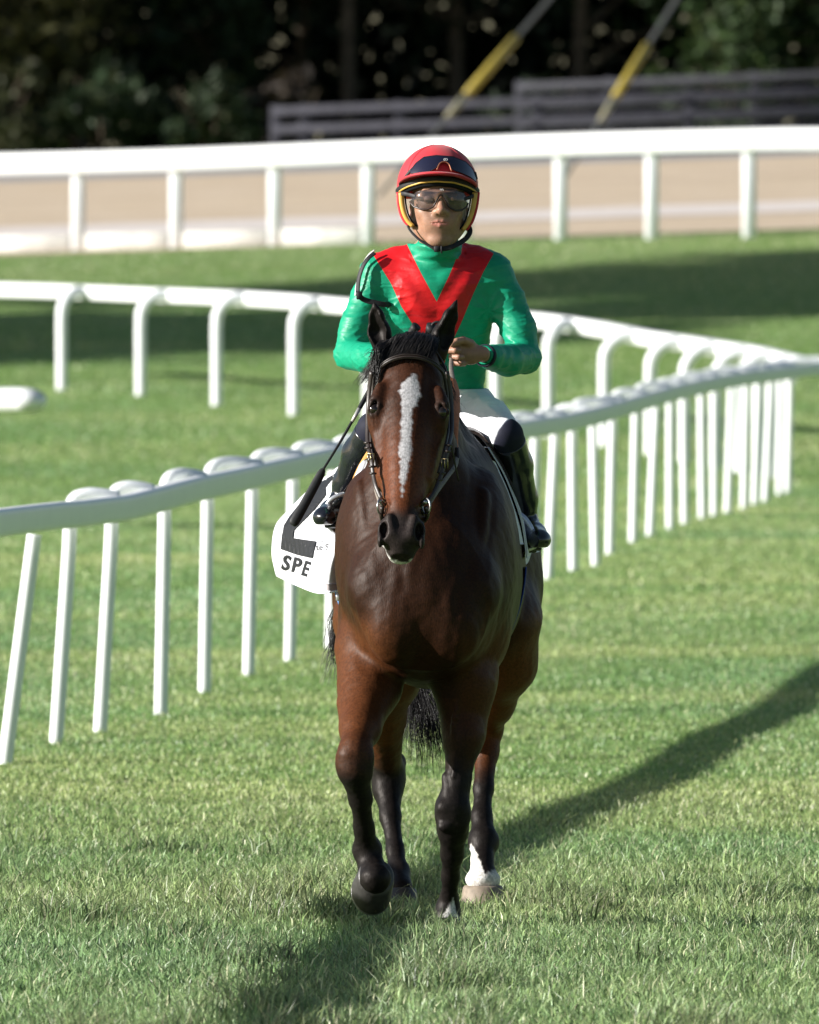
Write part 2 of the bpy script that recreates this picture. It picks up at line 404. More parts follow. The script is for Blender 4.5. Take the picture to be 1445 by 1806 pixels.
for a_, b_ in zip(fposts[:4], fposts[1:5]):
    p0 = farP(a_[0] + 13, a_[1] - 14); p1 = farP(b_[0] - 13, b_[1] - 13)
    p0[2] = float(G(p0[0], p0[1])) + .09; p1[2] = float(G(p1[0], p1[1])) + .09
    mb = MB(); v = p1 - p0; Lh = np.linalg.norm(v) / 2; ex = v / (2 * Lh); ey = np.cross((0, 0, 1.), ex); ey /= np.linalg.norm(ey); ez = np.cross(ex, ey)
    mb.box((p0 + p1) / 2, (Lh, .03, .10), np.stack([ex, ey, ez], 1), bev=.01); mb.build('kickboard', M['kick'], root)

# ------------------------------------------------------------------ plank fences by the wood
M['plank'] = mat('weathered_plank', (.052, .052, .064), .85, .2, noise=(8, .25), bump=(20, .4, .01))
def plank_fence(label, px0, px1, y0, y1, dep, nb, gap, posts_px):
    root = empty('plank_fence', tuple(P(px0, y0 + 80, dep - DIST))); tag(root, label, 'fence')
    ppm = FPX / dep
    for k in range(nb):
        a = P(px0, y0 + k * gap + 8, dep - DIST); b = P(px1, y1 + k * gap + 8, dep - DIST - 2)
        v = b - a; Lh = np.linalg.norm(v) / 2; ex = v / (2 * Lh); ey = np.cross((0, 0, 1.), ex); ey /= np.linalg.norm(ey)
        mb = MB(); mb.box((a + b) / 2 + (0, -.05, 0), (Lh, .02, .068), np.stack([ex, ey, np.cross(ex, ey)], 1), bev=.005); mb.build('plank', M['plank'], root)
    for px in posts_px:
        t = (px - px0) / (px1 - px0); c = P(px, y0 + (y1 - y0) * t - 2, dep - DIST + .12 - 2 * t); z0 = min(float(G(c[0], c[1])), c[2] - 1.3) - .1
        mb = MB(); mb.box((c[0], c[1], (c[2] + z0) / 2), (.09, .07, (c[2] - z0) / 2), bev=.01); mb.build('post', M['plank'], root)
plank_fence('weathered grey plank fence with an end post, nearer of the two under the trees', 482, 1500, 188, 150, 226, 4, 33, [487, 538, 705, 948, 1217])
plank_fence('darker plank fence behind and above the other, running out at the right', 912, 1600, 145, 118, 236, 4, 33, [918, 1075, 1332, 1560])

# guy wires with yellow sleeves
M['wire'] = mat('steel_wire', (.22, .22, .2), .5, .5, metal=.6); M['sleeve'] = mat('yellow_sleeve', (.36, .28, .045), .6, .4, noise=(5, .15))
for (a, b, s0, s1, s2, lab) in (((757, 243), (985, -20), (792, 202), (824, 165), (915, 68), 'guy wire with a faded yellow sleeve, the left one of two'),
                            ((1040, 243), (1205, -20), (1062, 208), (1083, 170), (1136, 82), 'guy wire with a faded yellow sleeve, the right one of two')):
    A, Bq = P(*a, 150), P(*b, 154); root = empty('guy_wire', tuple(A - (0, 0, 2))); tag(root, lab, 'guy wire', 'guy wires before the wood')
    dirv = Bq - A
    mb = MB(); mb.tube([A - dirv * .5, A, Bq, Bq + dirv * 3.0], .028, 8); mb.build('cable', M['wire'], root)
    f = lambda q: A + dirv * ((q[1] - a[1]) / (b[1] - a[1]))
    mb = MB(); mb.tube([f(s1), f(s2)], .065, 10); mb.build('sleeve', M['sleeve'], root)
    mb = MB(); mb.tube([f(s0) - dirv * .02, f(s1) - dirv * .03], [.04, .055], 10); mb.build('clamp', mat('pale_clamp', (.3, .28, .18), .6), root)

# ------------------------------------------------------------------ wood behind
M['bark'] = mat('bark', (.10, .075, .055), .9, .2, noise=(6, .4), bump=(12, .8, .03))
def leaf_mat(name, base):
    return mat(name, base, .6, .3, attr=True, trans=.25)
M['leaf'] = leaf_mat('foliage', (.05, .08, .03))
def leaf_cards(C, size, col):
    col = col * .62
    """C (n,3) centres -> curved two-triangle-pair leaf clumps in random directions"""
    n = len(C); u = rng.normal(size=(n, 3)); u /= np.linalg.norm(u, axis=1, keepdims=True)
    v = rng.normal(size=(n, 3)); v -= u * (u * v).sum(1, keepdims=True); v /= np.linalg.norm(v, axis=1, keepdims=True)
    s = size * rng.uniform(.6, 1.4, (n, 1)); wv = np.cross(u, v)
    V = np.stack([C - u * s, C - v * s * .45 + wv * s * .15, C + u * s, C + v * s * .45 + wv * s * .15], 1).reshape(-1, 3)
    a = np.arange(n) * 4; return V, np.stack([a, a + 1, a + 2, a + 3], 1), np.repeat(col, 4, axis=0)
def crown_points(c, r, n, lobes=26):
    """uneven crown: leaves gathered in clumps around random limbs"""
    L_ = rng.normal(size=(lobes, 3)); L_ /= np.linalg.norm(L_, axis=1, keepdims=True); L_ *= rng.uniform(.35, .95, (lobes, 1))
    k = rng.integers(0, lobes, n); sz = rng.uniform(.14, .34, lobes)[k][:, None]
    p = L_[k] + rng.normal(size=(n, 3)) * sz * .6
    return np.asarray(c) + p * np.asarray(r), k
def tree(label, x, y, h, cr, cz0, nleaf=4200, tint=(.05, .085, .03), group='trees of the wood', lean=0, leaf=.16, name='tree', trunk_r=.16):
    z0 = float(G(x, y)); root = empty(name, (x, y, z0)); tag(root, label, 'tree', group)
    mb = MB(); zt = h * .8
    bend = rng.normal(0, .25, (4, 2)); tp = [(x, y, z0 - .3)] + [(x + lean * t + bend[i, 0] * t * .6, y + bend[i, 1] * t * .6, z0 + zt * t) for i, t in enumerate((.25, .5, .75, 1))]
    mb.tube(spline(tp, 24), np.linspace(trunk_r, trunk_r * .3, 25), 9)
    for i in range(9):
        t = rng.uniform(.2, .95); s = np.array(spline(tp, 24)[int(t * 24)]); a = rng.uniform(0, 6.28); l = cr * rng.uniform(.5, .95)
        e = s + np.array([math.cos(a) * l, math.sin(a) * l, rng.uniform(.1, .6) * l])
        mb.tube(spline([s, (s + e) / 2 + (0, 0, .12 * l), e], 8), np.linspace(trunk_r * .4, trunk_r * .1, 9), 6)
    mb.build('trunk', M['bark'], root)
    cz = (cz0 + h) / 2; C, k = crown_points((x + lean * .7, y, z0 + cz), (cr, cr, (h - cz0) / 2 * 1.05), nleaf)
    C = C[C[:, 2] > z0 + .05]; 
    col = np.array(tint) * rng.uniform(.55, 1.5, (len(C), 1)) * np.array([1, 1, 1]) + rng.uniform(0, 1, (len(C), 1)) ** 6 * np.array([.04, .035, .0])
    V, Q, cc = leaf_cards(C, leaf, col); obj('crown', V, Q, M['leaf'], root, colr=cc)
    return root
def bush(label, x, y, h, r, n=1400, tint=(.05, .085, .03), group='undergrowth along the wood'):
    z0 = float(G(x, y)); root = empty('bush', (x, y, z0)); tag(root, label, 'bush', group)
    mb = MB()
    for i in range(7):
        a = rng.uniform(0, 6.28); e = np.array([x + math.cos(a) * r * .6, y + math.sin(a) * r * .6, z0 + h * rng.uniform(.5, .9)])
        mb.tube(spline([(x, y, z0 - .1), ((x + e[0]) / 2, (y + e[1]) / 2, z0 + h * .4), e], 8), np.linspace(.035, .01, 9), 5)
    mb.build('stem', M['bark'], root)
    C, k = crown_points((x, y, z0 + h * .5), (r, r, h * .52), n, 14); C = C[C[:, 2] > z0]
    col = np.array(tint) * rng.uniform(.5, 1.6, (len(C), 1)) + rng.uniform(0, 1, (len(C), 1)) ** 5 * np.array([.04, .03, .0])
    V, Q, cc = leaf_cards(C, .12, col); obj('foliage', V, Q, M['leaf'], root, colr=cc)
tl = [('dark leafy tree with low olive branches at the far left of the wood', -7.6, 200, 9, 2.6, .8, (.10, .10, .04)),
      ('olive brown tree over the left end of the board rail', -5.9, 203, 10, 2.2, 1.2, (.09, .085, .035)),
      ('dark green tree behind the second board post', -3.6, 205, 11, 2.4, .9, (.035, .065, .03)),
      ('slim dark tree left of the plank fence end', -1.9, 207, 11, 2.0, 2.2, (.03, .05, .028)),
      ('bare trunked tree behind the left stretch of plank fence', -1.05, 204, 10, 1.9, 3.2, (.04, .05, .03)),
      ('dark tree above the jockey in the wood', .9, 206, 12, 2.6, 1.6, (.03, .055, .03)),
      ('dark tree between the two guy wires', 3.0, 205, 11, 2.3, 1.9, (.035, .06, .03)),
      ('green lit tree right of the second guy wire', 5.4, 204, 10, 2.4, 1.4, (.045, .085, .03)),
      ('brighter green tree at the right edge of the wood', 7.9, 203, 10, 2.4, 1.3, (.06, .11, .035))]
for lab, x, y, h, cr, cz, tint in tl: tree(lab, x, y, h, cr, cz, 5200, tint)
for lab, x, y in (('big tree beyond the left end of the wood', -11.5, 203), ('second big tree beyond the left end of the wood', -14.5, 198), ('third big tree beyond the left end of the wood', -17, 205), ('fourth big tree beyond the left end of the wood', -20, 199), ('tree beyond the right end of the wood', 11, 204)):
    tree(lab, x, y, 12, 3.2, .5, 6500, (.04, .07, .03), leaf=.2)
for lab, x, y, h, r, tint in (('low olive bush at the left end behind the board rail', -7.2, 196, 2.2, 1.2, (.07, .08, .035)), ('dark bush behind the first board post', -5.3, 197, 1.8, 1.1, (.04, .07, .03)),
        ('round dark bush left of the plank fence', -3.4, 196.5, 1.7, 1.2, (.035, .06, .028)), ('brownish bush by the plank fence end post', -2.1, 197, 1.6, .9, (.06, .045, .035)),
        ('dark bush behind the middle of the plank fence', 1.6, 200, 1.5, 1.2, (.035, .06, .03)), ('green bush behind the right plank fence', 5.6, 200, 2.6, 1.3, (.05, .09, .03)), ('bush at the right end of the plank fence', 8.4, 200, 2.4, 1.2, (.05, .09, .03))):
    bush(lab, x, y, h, r, 1500, tint)
# the deep wood behind reads as one mass
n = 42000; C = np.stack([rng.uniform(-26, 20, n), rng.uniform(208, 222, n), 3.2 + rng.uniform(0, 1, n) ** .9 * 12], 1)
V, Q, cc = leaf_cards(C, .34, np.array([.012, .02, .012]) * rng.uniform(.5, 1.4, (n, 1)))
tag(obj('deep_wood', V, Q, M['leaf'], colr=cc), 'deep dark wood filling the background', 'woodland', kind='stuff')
# tall trees left of the course, outside the frame: their shade lies across the rising grass
for lab, x, d, h, cr, cz, n in (('tree on the left of the course shading the inner grass', -26, 129.2, 9.9, 3.9, 3.8, 26000), ('second tree on the left of the course shading the inner grass', -30, 129.2, 10.9, 3.6, 6.0, 22000), ('tree on the left of the course shading the upper grass', -33, 130.9, 20.5, 3.6, 12.5, 26000), ('second tree on the left of the course shading the upper grass', -34, 133.0, 22, 3.9, 13.8, 26000)):
    tree(lab, x, d - DIST, h, cr, cz, n, (.04, .07, .03), 'tall trees left of the course', leaf=.34, trunk_r=.22)

# ------------------------------------------------------------------ implicit surfaces: shapes that blend like flesh and cloth
def axis(*br):
    out = []
    for lo, hi, st in br: out.append(np.arange(lo, hi - st * .25, st))
    return np.concatenate(out).astype(np.float32)

class Field:
    def __init__(s, xs, ys, zs):
        s.a = [np.asarray(v, np.float32) for v in (xs, ys, zs)]; s.F = np.full([len(v) for v in s.a], 1.0, np.float32)
    def blk(s, lo, hi):
        sl = []
        for a, l, h in zip(s.a, lo, hi):
            i0 = max(0, int(np.searchsorted(a, l)) - 1); i1 = min(len(a), int(np.searchsorted(a, h)) + 1); sl.append(slice(i0, max(i0, i1)))
        X = s.a[0][sl[0]][:, None, None]; Y = s.a[1][sl[1]][None, :, None]; Z = s.a[2][sl[2]][None, None, :]
        return tuple(sl), X, Y, Z
    def put(s, fn, lo, hi, k, cut=False):
        m = k + .03; sl, X, Y, Z = s.blk(np.asarray(lo) - m, np.asarray(hi) + m)
        if 0 in s.F[sl].shape: return
        v = fn(X, Y, Z).astype(np.float32); f = s.F[sl]
        if cut:
            h = np.maximum(k - np.abs(f + v), 0) / max(k, 1e-6); s.F[sl] = np.maximum(f, -v) + h * h * k * .25
        else:
            h = np.maximum(k - np.abs(f - v), 0) / max(k, 1e-6); s.F[sl] = np.minimum(f, v) - h * h * k * .25
    def cone(s, a, b, ra, rb=None, k=.02, sq=None, cut=False):
        a = np.asarray(a, float); b = np.asarray(b, float); rb = ra if rb is None else rb; ba = b - a; L2 = float(ba @ ba) + 1e-9
        def fn(X, Y, Z):
            qx, qy, qz = X - a[0], Y - a[1], Z - a[2]
            h = np.clip((qx * ba[0] + qy * ba[1] + qz * ba[2]) / L2, 0, 1)
            dx, dy, dz = qx - ba[0] * h, qy - ba[1] * h, qz - ba[2] * h
            d2 = dx * dx + dy * dy + dz * dz
            if sq is not None:
                n = np.asarray(sq[0], float); n = n / np.linalg.norm(n); pr = dx * n[0] + dy * n[1] + dz * n[2]; d2 = d2 + (sq[1] ** 2 - 1) * pr * pr
            return np.sqrt(d2) - (ra + (rb - ra) * h)
        R = max(ra, rb) * (1 if sq is None or sq[1] >= 1 else 1 / sq[1])
        s.put(fn, np.minimum(a, b) - R, np.maximum(a, b) + R, k, cut)
    def chain(s, pts, rs, k=.02, sq=None):
        for i in range(len(pts) - 1): s.cone(pts[i], pts[i + 1], rs[i], rs[i + 1], k, sq)
    def ell(s, c, r, k=.02, R=None, cut=False):
        c = np.asarray(c, float); r = np.broadcast_to(np.asarray(r, float), (3,)); R = np.eye(3) if R is None else np.asarray(R, float)
        def fn(X, Y, Z):
            qx, qy, qz = X - c[0], Y - c[1], Z - c[2]; k0 = 0; k1 = 0
            for i in range(3):
                u = (qx * R[i, 0] + qy * R[i, 1] + qz * R[i, 2]); k0 = k0 + (u / r[i]) ** 2; k1 = k1 + (u / r[i] ** 2) ** 2
            k0 = np.sqrt(k0); k1 = np.sqrt(k1) + 1e-6; return k0 * (k0 - 1) / k1
        ext = np.sqrt(((R.T * r) ** 2).sum(1)); s.put(fn, c - ext, c + ext, k, cut)
    def loft(s, o, U, Vx, Wx, tab, k=.03, smooth=.04, pear=0, cut=False, expo=2.0):
        """tab rows: u, centre v, half width, top w, bottom w along axis U from o"""
        o, U, Vx, Wx = (np.asarray(v, float) for v in (o, U, Vx, Wx)); tab = np.asarray(tab, float)
        us = np.linspace(tab[0, 0], tab[-1, 0], 300); kn = max(1, int(smooth / (us[1] - us[0]))) | 1; T = []
        for j in range(1, 5):
            q = np.interp(us, tab[:, 0], tab[:, j]); kk = np.hanning(kn + 2); kk /= kk.sum(); T.append(np.convolve(np.pad(q, (kn + 1) // 2, 'edge'), kk, 'valid')[:300])
        cv, a, tp, bt = T; u0, u1 = us[0], us[-1]
        def fn(X, Y, Z):
            qx, qy, qz = X - o[0], Y - o[1], Z - o[2]
            u = qx * U[0] + qy * U[1] + qz * U[2]; v = qx * Vx[0] + qy * Vx[1] + qz * Vx[2]; w_ = qx * Wx[0] + qy * Wx[1] + qz * Wx[2]
            u, v, w_ = np.broadcast_arrays(u, v, w_)
            A = np.interp(u, us, a).astype(np.float32); Tt = np.interp(u, us, tp).astype(np.float32); Bt = np.interp(u, us, bt).astype(np.float32); Cv = np.interp(u, us, cv).astype(np.float32)
            c = (Tt + Bt) / 2; b = (Tt - Bt) / 2; tt = (w_ - c) / b; A2 = A * (1 - pear * np.clip(tt, -1, 1))
            q = (np.abs((v - Cv) / A2) ** expo + np.abs(tt) ** expo) ** (1 / expo)
            d = (q - 1) * np.minimum(A2, b)
            return np.maximum(d, np.maximum(u - u1, u0 - u))
        cs = []
        for r in tab:
            for sv in (-1, 1):
                for w_ in (r[3], r[4]): cs.append(o + U * r[0] + Vx * (r[1] + sv * r[2] * (1 + abs(pear))) + Wx * w_)
        cs = np.array(cs); s.put(fn, cs.min(0), cs.max(0), k, cut)
    def plane(s, n, p, k=.0, lo=None, hi=None):
        """keep the side the normal points away from"""
        n = np.asarray(n, float); n = n / np.linalg.norm(n); p = np.asarray(p, float)
        lo = [a[0] for a in s.a] if lo is None else lo; hi = [a[-1] for a in s.a] if hi is None else hi
        s.put(lambda X, Y, Z: -((X - p[0]) * n[0] + (Y - p[1]) * n[1] + (Z - p[2]) * n[2]), lo, hi, max(k, 1e-4), True)
    def mesh(s):
        F = s.F; S = F < 0; c = np.zeros([n - 1 for n in F.shape], np.int8); off = [(i, j, k) for i in (0, 1) for j in (0, 1) for k in (0, 1)]
        sub = lambda A, o: A[o[0]:A.shape[0] - 1 + o[0], o[1]:A.shape[1] - 1 + o[1], o[2]:A.shape[2] - 1 + o[2]]
        for o in off: c += sub(S, o)
        act = np.argwhere((c > 0) & (c < 8)); N = len(act)
        idg = np.full(c.shape, -1, np.int32); idg[act[:, 0], act[:, 1], act[:, 2]] = np.arange(N)
        I, J, K = act.T; val = {o: F[I + o[0], J + o[1], K + o[2]] for o in off}
        acc = np.zeros((N, 3)); cnt = np.zeros(N)
        for o in off:
            for ax in range(3):
                if o[ax]: continue
                p = list(o); p[ax] = 1; p = tuple(p); f0, f1 = val[o], val[p]; m = (f0 < 0) != (f1 < 0)
                t = np.where(m, f0 / np.where(m, f0 - f1, 1), 0)
                q = np.tile(np.array(o, float), (N, 1)); q[:, ax] = t; acc += q * m[:, None]; cnt += m
        acc /= cnt[:, None]
        V = np.empty((N, 3))
        for ax, ix in enumerate((I, J, K)):
            a = s.a[ax].astype(float); V[:, ax] = a[ix] + acc[:, ax] * (a[ix + 1] - a[ix])
        Qs = []
        for ax in range(3):
            b1, b2 = [(1, 2), (2, 0), (0, 1)][ax]
            sl0 = [slice(1, -1)] * 3; sl1 = [slice(1, -1)] * 3; sl0[ax] = slice(0, -1); sl1[ax] = slice(1, None)
            A, B = S[tuple(sl0)], S[tuple(sl1)]; df = np.argwhere(A != B); ins = A[df[:, 0], df[:, 1], df[:, 2]]
            base = df + 1; base[:, ax] = df[:, ax]
            def cell(d1, d2):
                q = base.copy(); q[:, b1] -= d1; q[:, b2] -= d2; return idg[q[:, 0], q[:, 1], q[:, 2]]
            q = np.stack([cell(1, 1), cell(0, 1), cell(0, 0), cell(1, 0)], 1); q[~ins] = q[~ins][:, ::-1]; Qs.append(q)
        return V, np.concatenate(Qs)

def vnoise(Pn, sc, seed=0):
    """cheap smooth value noise on points, -1..1"""
    r = np.random.default_rng(seed); out = 0
    for i in range(7):
        d = r.normal(size=3) * sc; ph = r.uniform(0, 6.28); d2 = r.normal(size=3) * sc * .6; out = out + np.sin(Pn @ d + ph + 1.5 * np.sin(Pn @ d2 + ph * 2))
    return out / 3.5

def sstep(a, b, x):
    t = np.clip((x - a) / (b - a), 0, 1); return t * t * (3 - 2 * t)

def hair(strands, w0, name, m, parent, seg=9):
    """strands: list of (m,3) control paths -> tapering three sided hairs"""
    Vs, Qs = [], []; n = 0
    for st, wd in zip(strands, np.broadcast_to(w0, (len(strands),))):
        p = spline(st, seg); mm = len(p); T = np.gradient(p, axis=0); T /= np.linalg.norm(T, axis=1, keepdims=True) + 1e-9
        N = np.cross(T, (0.3, -.8, .5)); N /= np.linalg.norm(N, axis=1, keepdims=True) + 1e-9; B = np.cross(T, N)
        t = np.linspace(0, 1, mm)[:, None]; r = wd * (1 - .85 * t ** 1.5)
        V = np.stack([p + N * r, p + (-.5 * N + .87 * B) * r, p + (-.5 * N - .87 * B) * r], 1).reshape(-1, 3)
        i = np.arange(mm - 1)[:, None] * 3; q = np.concatenate([np.stack([i + k, i + (k + 1) % 3, i + 3 + (k + 1) % 3, i + 3 + k], -1).reshape(-1, 4) for k in range(3)])
        Vs.append(V); Qs.append(q + n); n += len(V)
    return obj(name, np.concatenate(Vs), np.concatenate(Qs), m, parent)

# ------------------------------------------------------------------ the horse
import time as _t
HX = np.array([1., 0, 0]); HZ = np.array([0, 0, 1.]); HY = np.array([0, 1., 0])
Fh = Field(axis((-.30, .46, .0042)), axis((-.92, .02, .0042), (.02, .5, .006), (.5, 2.12, .010)), axis((.0, 1.86, .0045)))
# trunk (axis runs back from the chest)
Fh.loft((0, 0, 0), HY, HX, HZ, [(-.33, .04, .15, 1.15, .80), (-.27, .042, .20, 1.24, .745), (-.15, .05, .238, 1.36, .715),
        (.10, .064, .243, 1.45, .70), (.35, .072, .255, 1.50, .685), (.7, .076, .268, 1.45, .69), (1.05, .08, .262, 1.45, .74), (1.35, .085, .255, 1.48, .82),
        (1.6, .087, .21, 1.44, .92), (1.78, .088, .12, 1.36, 1.02), (1.9, .088, .05, 1.27, 1.1)], .05, .16, pear=.13)
# shoulders, points of shoulder, breast muscles
for sd_, cx in ((-1, -.115), (1, .20)):
    Fh.ell((cx + .012 * sd_, -.08, 1.13), (.085, .20, .21), .08)
    Fh.ell((cx - .01 * sd_, -.31, 1.0), (.07, .07, .085), .05)
    Fh.ell((cx - .065 * sd_, -.37, .885), (.065, .055, .095), .045)
    Fh.ell((cx + .02 * sd_, -.02, .87), (.07, .12, .11), .06)
Fh.ell((.042, -.27, .99), (.185, .165, .235), .08)
# rump, thighs, stifles
for sd_, cx in ((-1, -.095), (1, .262)):
    Fh.ell((cx, 1.48, 1.12), (.125, .28, .27), .08); Fh.ell((cx + .018 * sd_, 1.42, .93), (.118, .22, .20), .08); Fh.ell((cx, 1.18, .86), (.075, .09, .12), .06)
# neck: crest line and throat line, blended
Fh.chain([(.005, -.31, 1.655), (.02, -.15, 1.62), (.045, .10, 1.52), (.066, .38, 1.42)], [.058, .062, .075, .09], .05)
Fh.chain([(.002, -.33, 1.53), (.015, -.22, 1.44), (.03, -.17, 1.28), (.04, -.20, 1.12)], [.075, .095, .135, .17], .08)
Fh.chain([(.01, -.22, 1.56), (.03, -.02, 1.42), (.05, .12, 1.28)], [.072, .11, .16], .06)
# head
P0 = np.array([.0075, -.37, 1.700]); P1 = np.array([-.026, -.745, 1.128]); hu = P1 - P0; HL = np.linalg.norm(hu); hu /= HL
hw = np.array([0, hu[2], -hu[1]]); hw /= np.linalg.norm(hw)
if hw[1] > 0: hw = -hw
hv = np.cross(hw, hu)
if hv[0] < 0: hv = -hv
def Hd(u, v, w_): return P0 + hu * u + hv * v + hw * w_
Rh = np.stack([hu, hv, hw])
Fh.loft(P0, hu, hv, hw, [(-.04, 0, .035, .03, -.06), (0, 0, .072, .042, -.09), (.07, 0, .092, .052, -.12), (.14, 0, .101, .056, -.145), (.21, 0, .098, .056, -.16), (.28, 0, .092, .053, -.165), (.36, 0, .080, .046, -.15),
        (.44, 0, .068, .037, -.12), (.52, 0, .056, .029, -.10), (.59, 0, .050, .022, -.09), (.65, 0, .047, .008, -.082), (.69, 0, .03, -.02, -.065)], .025, .05, pear=.10, expo=2.2)
for sd_ in (-1, 1):
    Fh.ell(Hd(.245, .074 * sd_, -.112), (.125, .038, .092), .03, Rh)            # cheek
    Fh.ell(Hd(.33, .070 * sd_, -.085), (.10, .022, .05), .03, Rh)
    Fh.cone(Hd(.158, .083 * sd_, .026), Hd(.200, .096 * sd_, .022), .015, .010, .026)  # brow over the eye
    Fh.ell(Hd(.215, .092 * sd_, -.010), (.055, .025, .034), .035, Rh)
    Fh.cone(Hd(.24, .090 * sd_, -.020), Hd(.42, .066 * sd_, -.03), .010, .006, .030)     # facial crest
    Fh.ell(Hd(.14, .070 * sd_, .056), (.03, .010, .009), .03, Rh, cut=True)        # hollow above the eye
    Fh.cone(Hd(.36, .075 * sd_, -.06), Hd(.50, .052 * sd_, -.01), .0045, .004, .008)      # vein
    Fh.cone(Hd(.50, .052 * sd_, -.01), Hd(.545, .04 * sd_, .012), .004, .003, .008)
    Fh.ell(Hd(.622, .043 * sd_, -.005), (.042, .026, .026), .018, Rh)                 # nostril rim
    Fh.cone(Hd(.59, .036 * sd_, .017), Hd(.64, .027 * sd_, .010), .011, .012, .012)
    Fh.ell(Hd(.630, .050 * sd_, .006), (.025, .012, .020), .009, Rh, cut=True)          # nostril
    Fh.ell(Hd(.652, .060 * sd_, -.012), (.022, .008, .02), .006, Rh)
    Fh.ell(Hd(.224, .105 * sd_, .030), (.024, .018, .015), .005, Rh, cut=True)          # eye opening
    for q_ in (((.198, .092, .034), (.210, .106, .034), (.230, .114, .022)), ((.200, .086, .030), (.220, .086, .030), (.244, .092, .020)), ((.230, .114, .022), (.246, .104, .014), (.246, .092, .019))):
        Fh.cone(Hd(q_[0][0], q_[0][1] * sd_, q_[0][2]), Hd(q_[1][0], q_[1][1] * sd_, q_[1][2]), .0042, k=.005); Fh.cone(Hd(q_[1][0], q_[1][1] * sd_, q_[1][2]), Hd(q_[2][0], q_[2][1] * sd_, q_[2][2]), .0042, k=.005)
    Fh.cone(Hd(.54, .057 * sd_, -.055), Hd(.64, .048 * sd_, -.055), .009, .009, .012)     # lip corner
    Fh.cone(Hd(.56, .066 * sd_, -.060), Hd(.65, .05 * sd_, -.056), .003, .002, .006, cut=True)
Fh.ell(Hd(.645, 0, -.025), (.032, .045, .04), .02, Rh)                               # upper lip
Fh.ell(Hd(.660, 0, -.066), (.030, .035, .028), .02, Rh)                             # lower lip, chin
# ears: solid cones hollowed on the front
def ear(base, mid, tip, r, front, hol):
    base, mid, tip = map(np.asarray, (base, mid, tip)); f = np.asarray(front, float); f /= np.linalg.norm(f)
    Fh.chain([base, mid, mid * .45 + tip * .55, tip], [r * .85, r, r * .62, .004], .012, sq=(f, 1.35))
    Fh.chain([base + f * hol + (mid - base) * .3, mid + f * hol, mid * .4 + tip * .6 + f * hol * .62], [r * .45, r * .72, r * .36], .01)
def ear2(base, mid, tip, r, front, hol):
    base, mid, tip = map(np.asarray, (base, mid, tip)); f = np.asarray(front, float); f /= np.linalg.norm(f)
    Fh.chain([base, mid, mid * .45 + tip * .55, tip], [r * .9, r, r * .62, .003], .012, sq=(f, 1.2))
    pts = [base + f * hol + (mid - base) * .45, mid + f * hol, mid * .4 + tip * .6 + f * hol * .65]; rr = [r * .5, r * .80, r * .42]
    for i in range(2): Fh.cone(pts[i], pts[i + 1], rr[i], rr[i + 1], .006, cut=True)
yE = -.33
ear2(P(679, 622, yE), P(669, 585, yE), P(660, 534, yE - .01), .0335, (-.45, -1, .1), .024)
ear2(P(772, 624, yE), P(781, 592, yE), P(805, 530, yE - .01), .0315, (.75, -1, .2), .024)
# legs --- foreleg lifted (left of the photo)
LA = [P(650, 1150, -.12), P(650, 1215, -.20), P(636, 1285, -.38), P(627, 1322, -.47), P(626, 1358, -.475), P(636, 1408, -.42), P(642, 1460, -.35), P(648, 1500, -.30), P(657, 1535, -.325), P(662, 1549, -.362)]
Fh.chain(LA[:4], [.098, .084, .052, .043], .04, sq=(HY, .85)); Fh.chain(LA[3:], [.045, .047, .031, .027, .037, .036, .046], .022)
Fh.cone(P(616, 1240, -.27), P(620, 1290, -.36), .034, .024, .03); Fh.cone(P(672, 1215, -.22), P(650, 1270, -.34), .05, .03, .03)
Fh.ell(P(625, 1340, -.485), (.053, .038, .046), .02); Fh.ell(P(614, 1332, -.50), (.022, .02, .018), .012); Fh.ell(P(645, 1336, -.48), (.02, .03, .03), .015); Fh.cone(P(606, 1350, -.47), P(618, 1385, -.44), .015, .012, .015)
Fh.ell(P(648, 1498, -.285), (.040, .036, .036), .018)
# --- foreleg on the ground (right of the photo)
LB = [P(820, 1130, -.05), P(820, 1205, -.12), P(818, 1300, -.16), P(806, 1385, -.19), P(799, 1420, -.20), P(799, 1462, -.185), P(798, 1505, -.13), P(795, 1545, -.07), P(792, 1585, -.015), P(790, 1607, -.005), P(789, 1618, -.02)]
Fh.chain(LB[:4], [.10, .082, .051, .036], .04, sq=(HY, .9)); Fh.chain(LB[3:], [.036, .045, .043, .031, .0235, .024, .034, .036], .022)
Fh.cone(P(846, 1190, -.1), P(838, 1290, -.14), .046, .024, .03); Fh.cone(P(797, 1215, -.15), P(803, 1300, -.17), .05, .025, .03)
Fh.ell(P(799, 1438, -.215), (.052, .034, .052), .018); Fh.ell(P(783, 1425, -.235), (.018, .014, .02), .012); Fh.ell(P(786, 1458, -.235), (.022, .014, .016), .01); Fh.ell(P(812, 1450, -.22), (.02, .02, .035), .012)
Fh.cone(P(786, 1370, -.2), P(790, 1400, -.215), .012, .014, .012)
# --- hind leg planted (right): thigh, gaskin, hock, cannon, fetlock
LC = [np.array([.27, 1.22, .86]), P(889, 1170, 1.28), P(873, 1240, 1.42), P(864, 1285, 1.55), P(858, 1325, 1.52), P(853, 1390, 1.44), P(850, 1440, 1.38), P(853, 1484, 1.33), P(851, 1520, 1.28), P(852, 1548, 1.25)]
Fh.chain(LC[:4], [.135, .092, .052, .038], .05, sq=(HY, .75)); Fh.chain(LC[3:], [.039, .036, .028, .029, .041, .031, .040], .022)
Fh.ell(P(866, 1288, 1.60), (.036, .05, .04), .02); Fh.ell(P(853, 1484, 1.35), (.043, .05, .038), .018); Fh.ell(P(852, 1552, 1.25), (.053, .055, .032), .02)
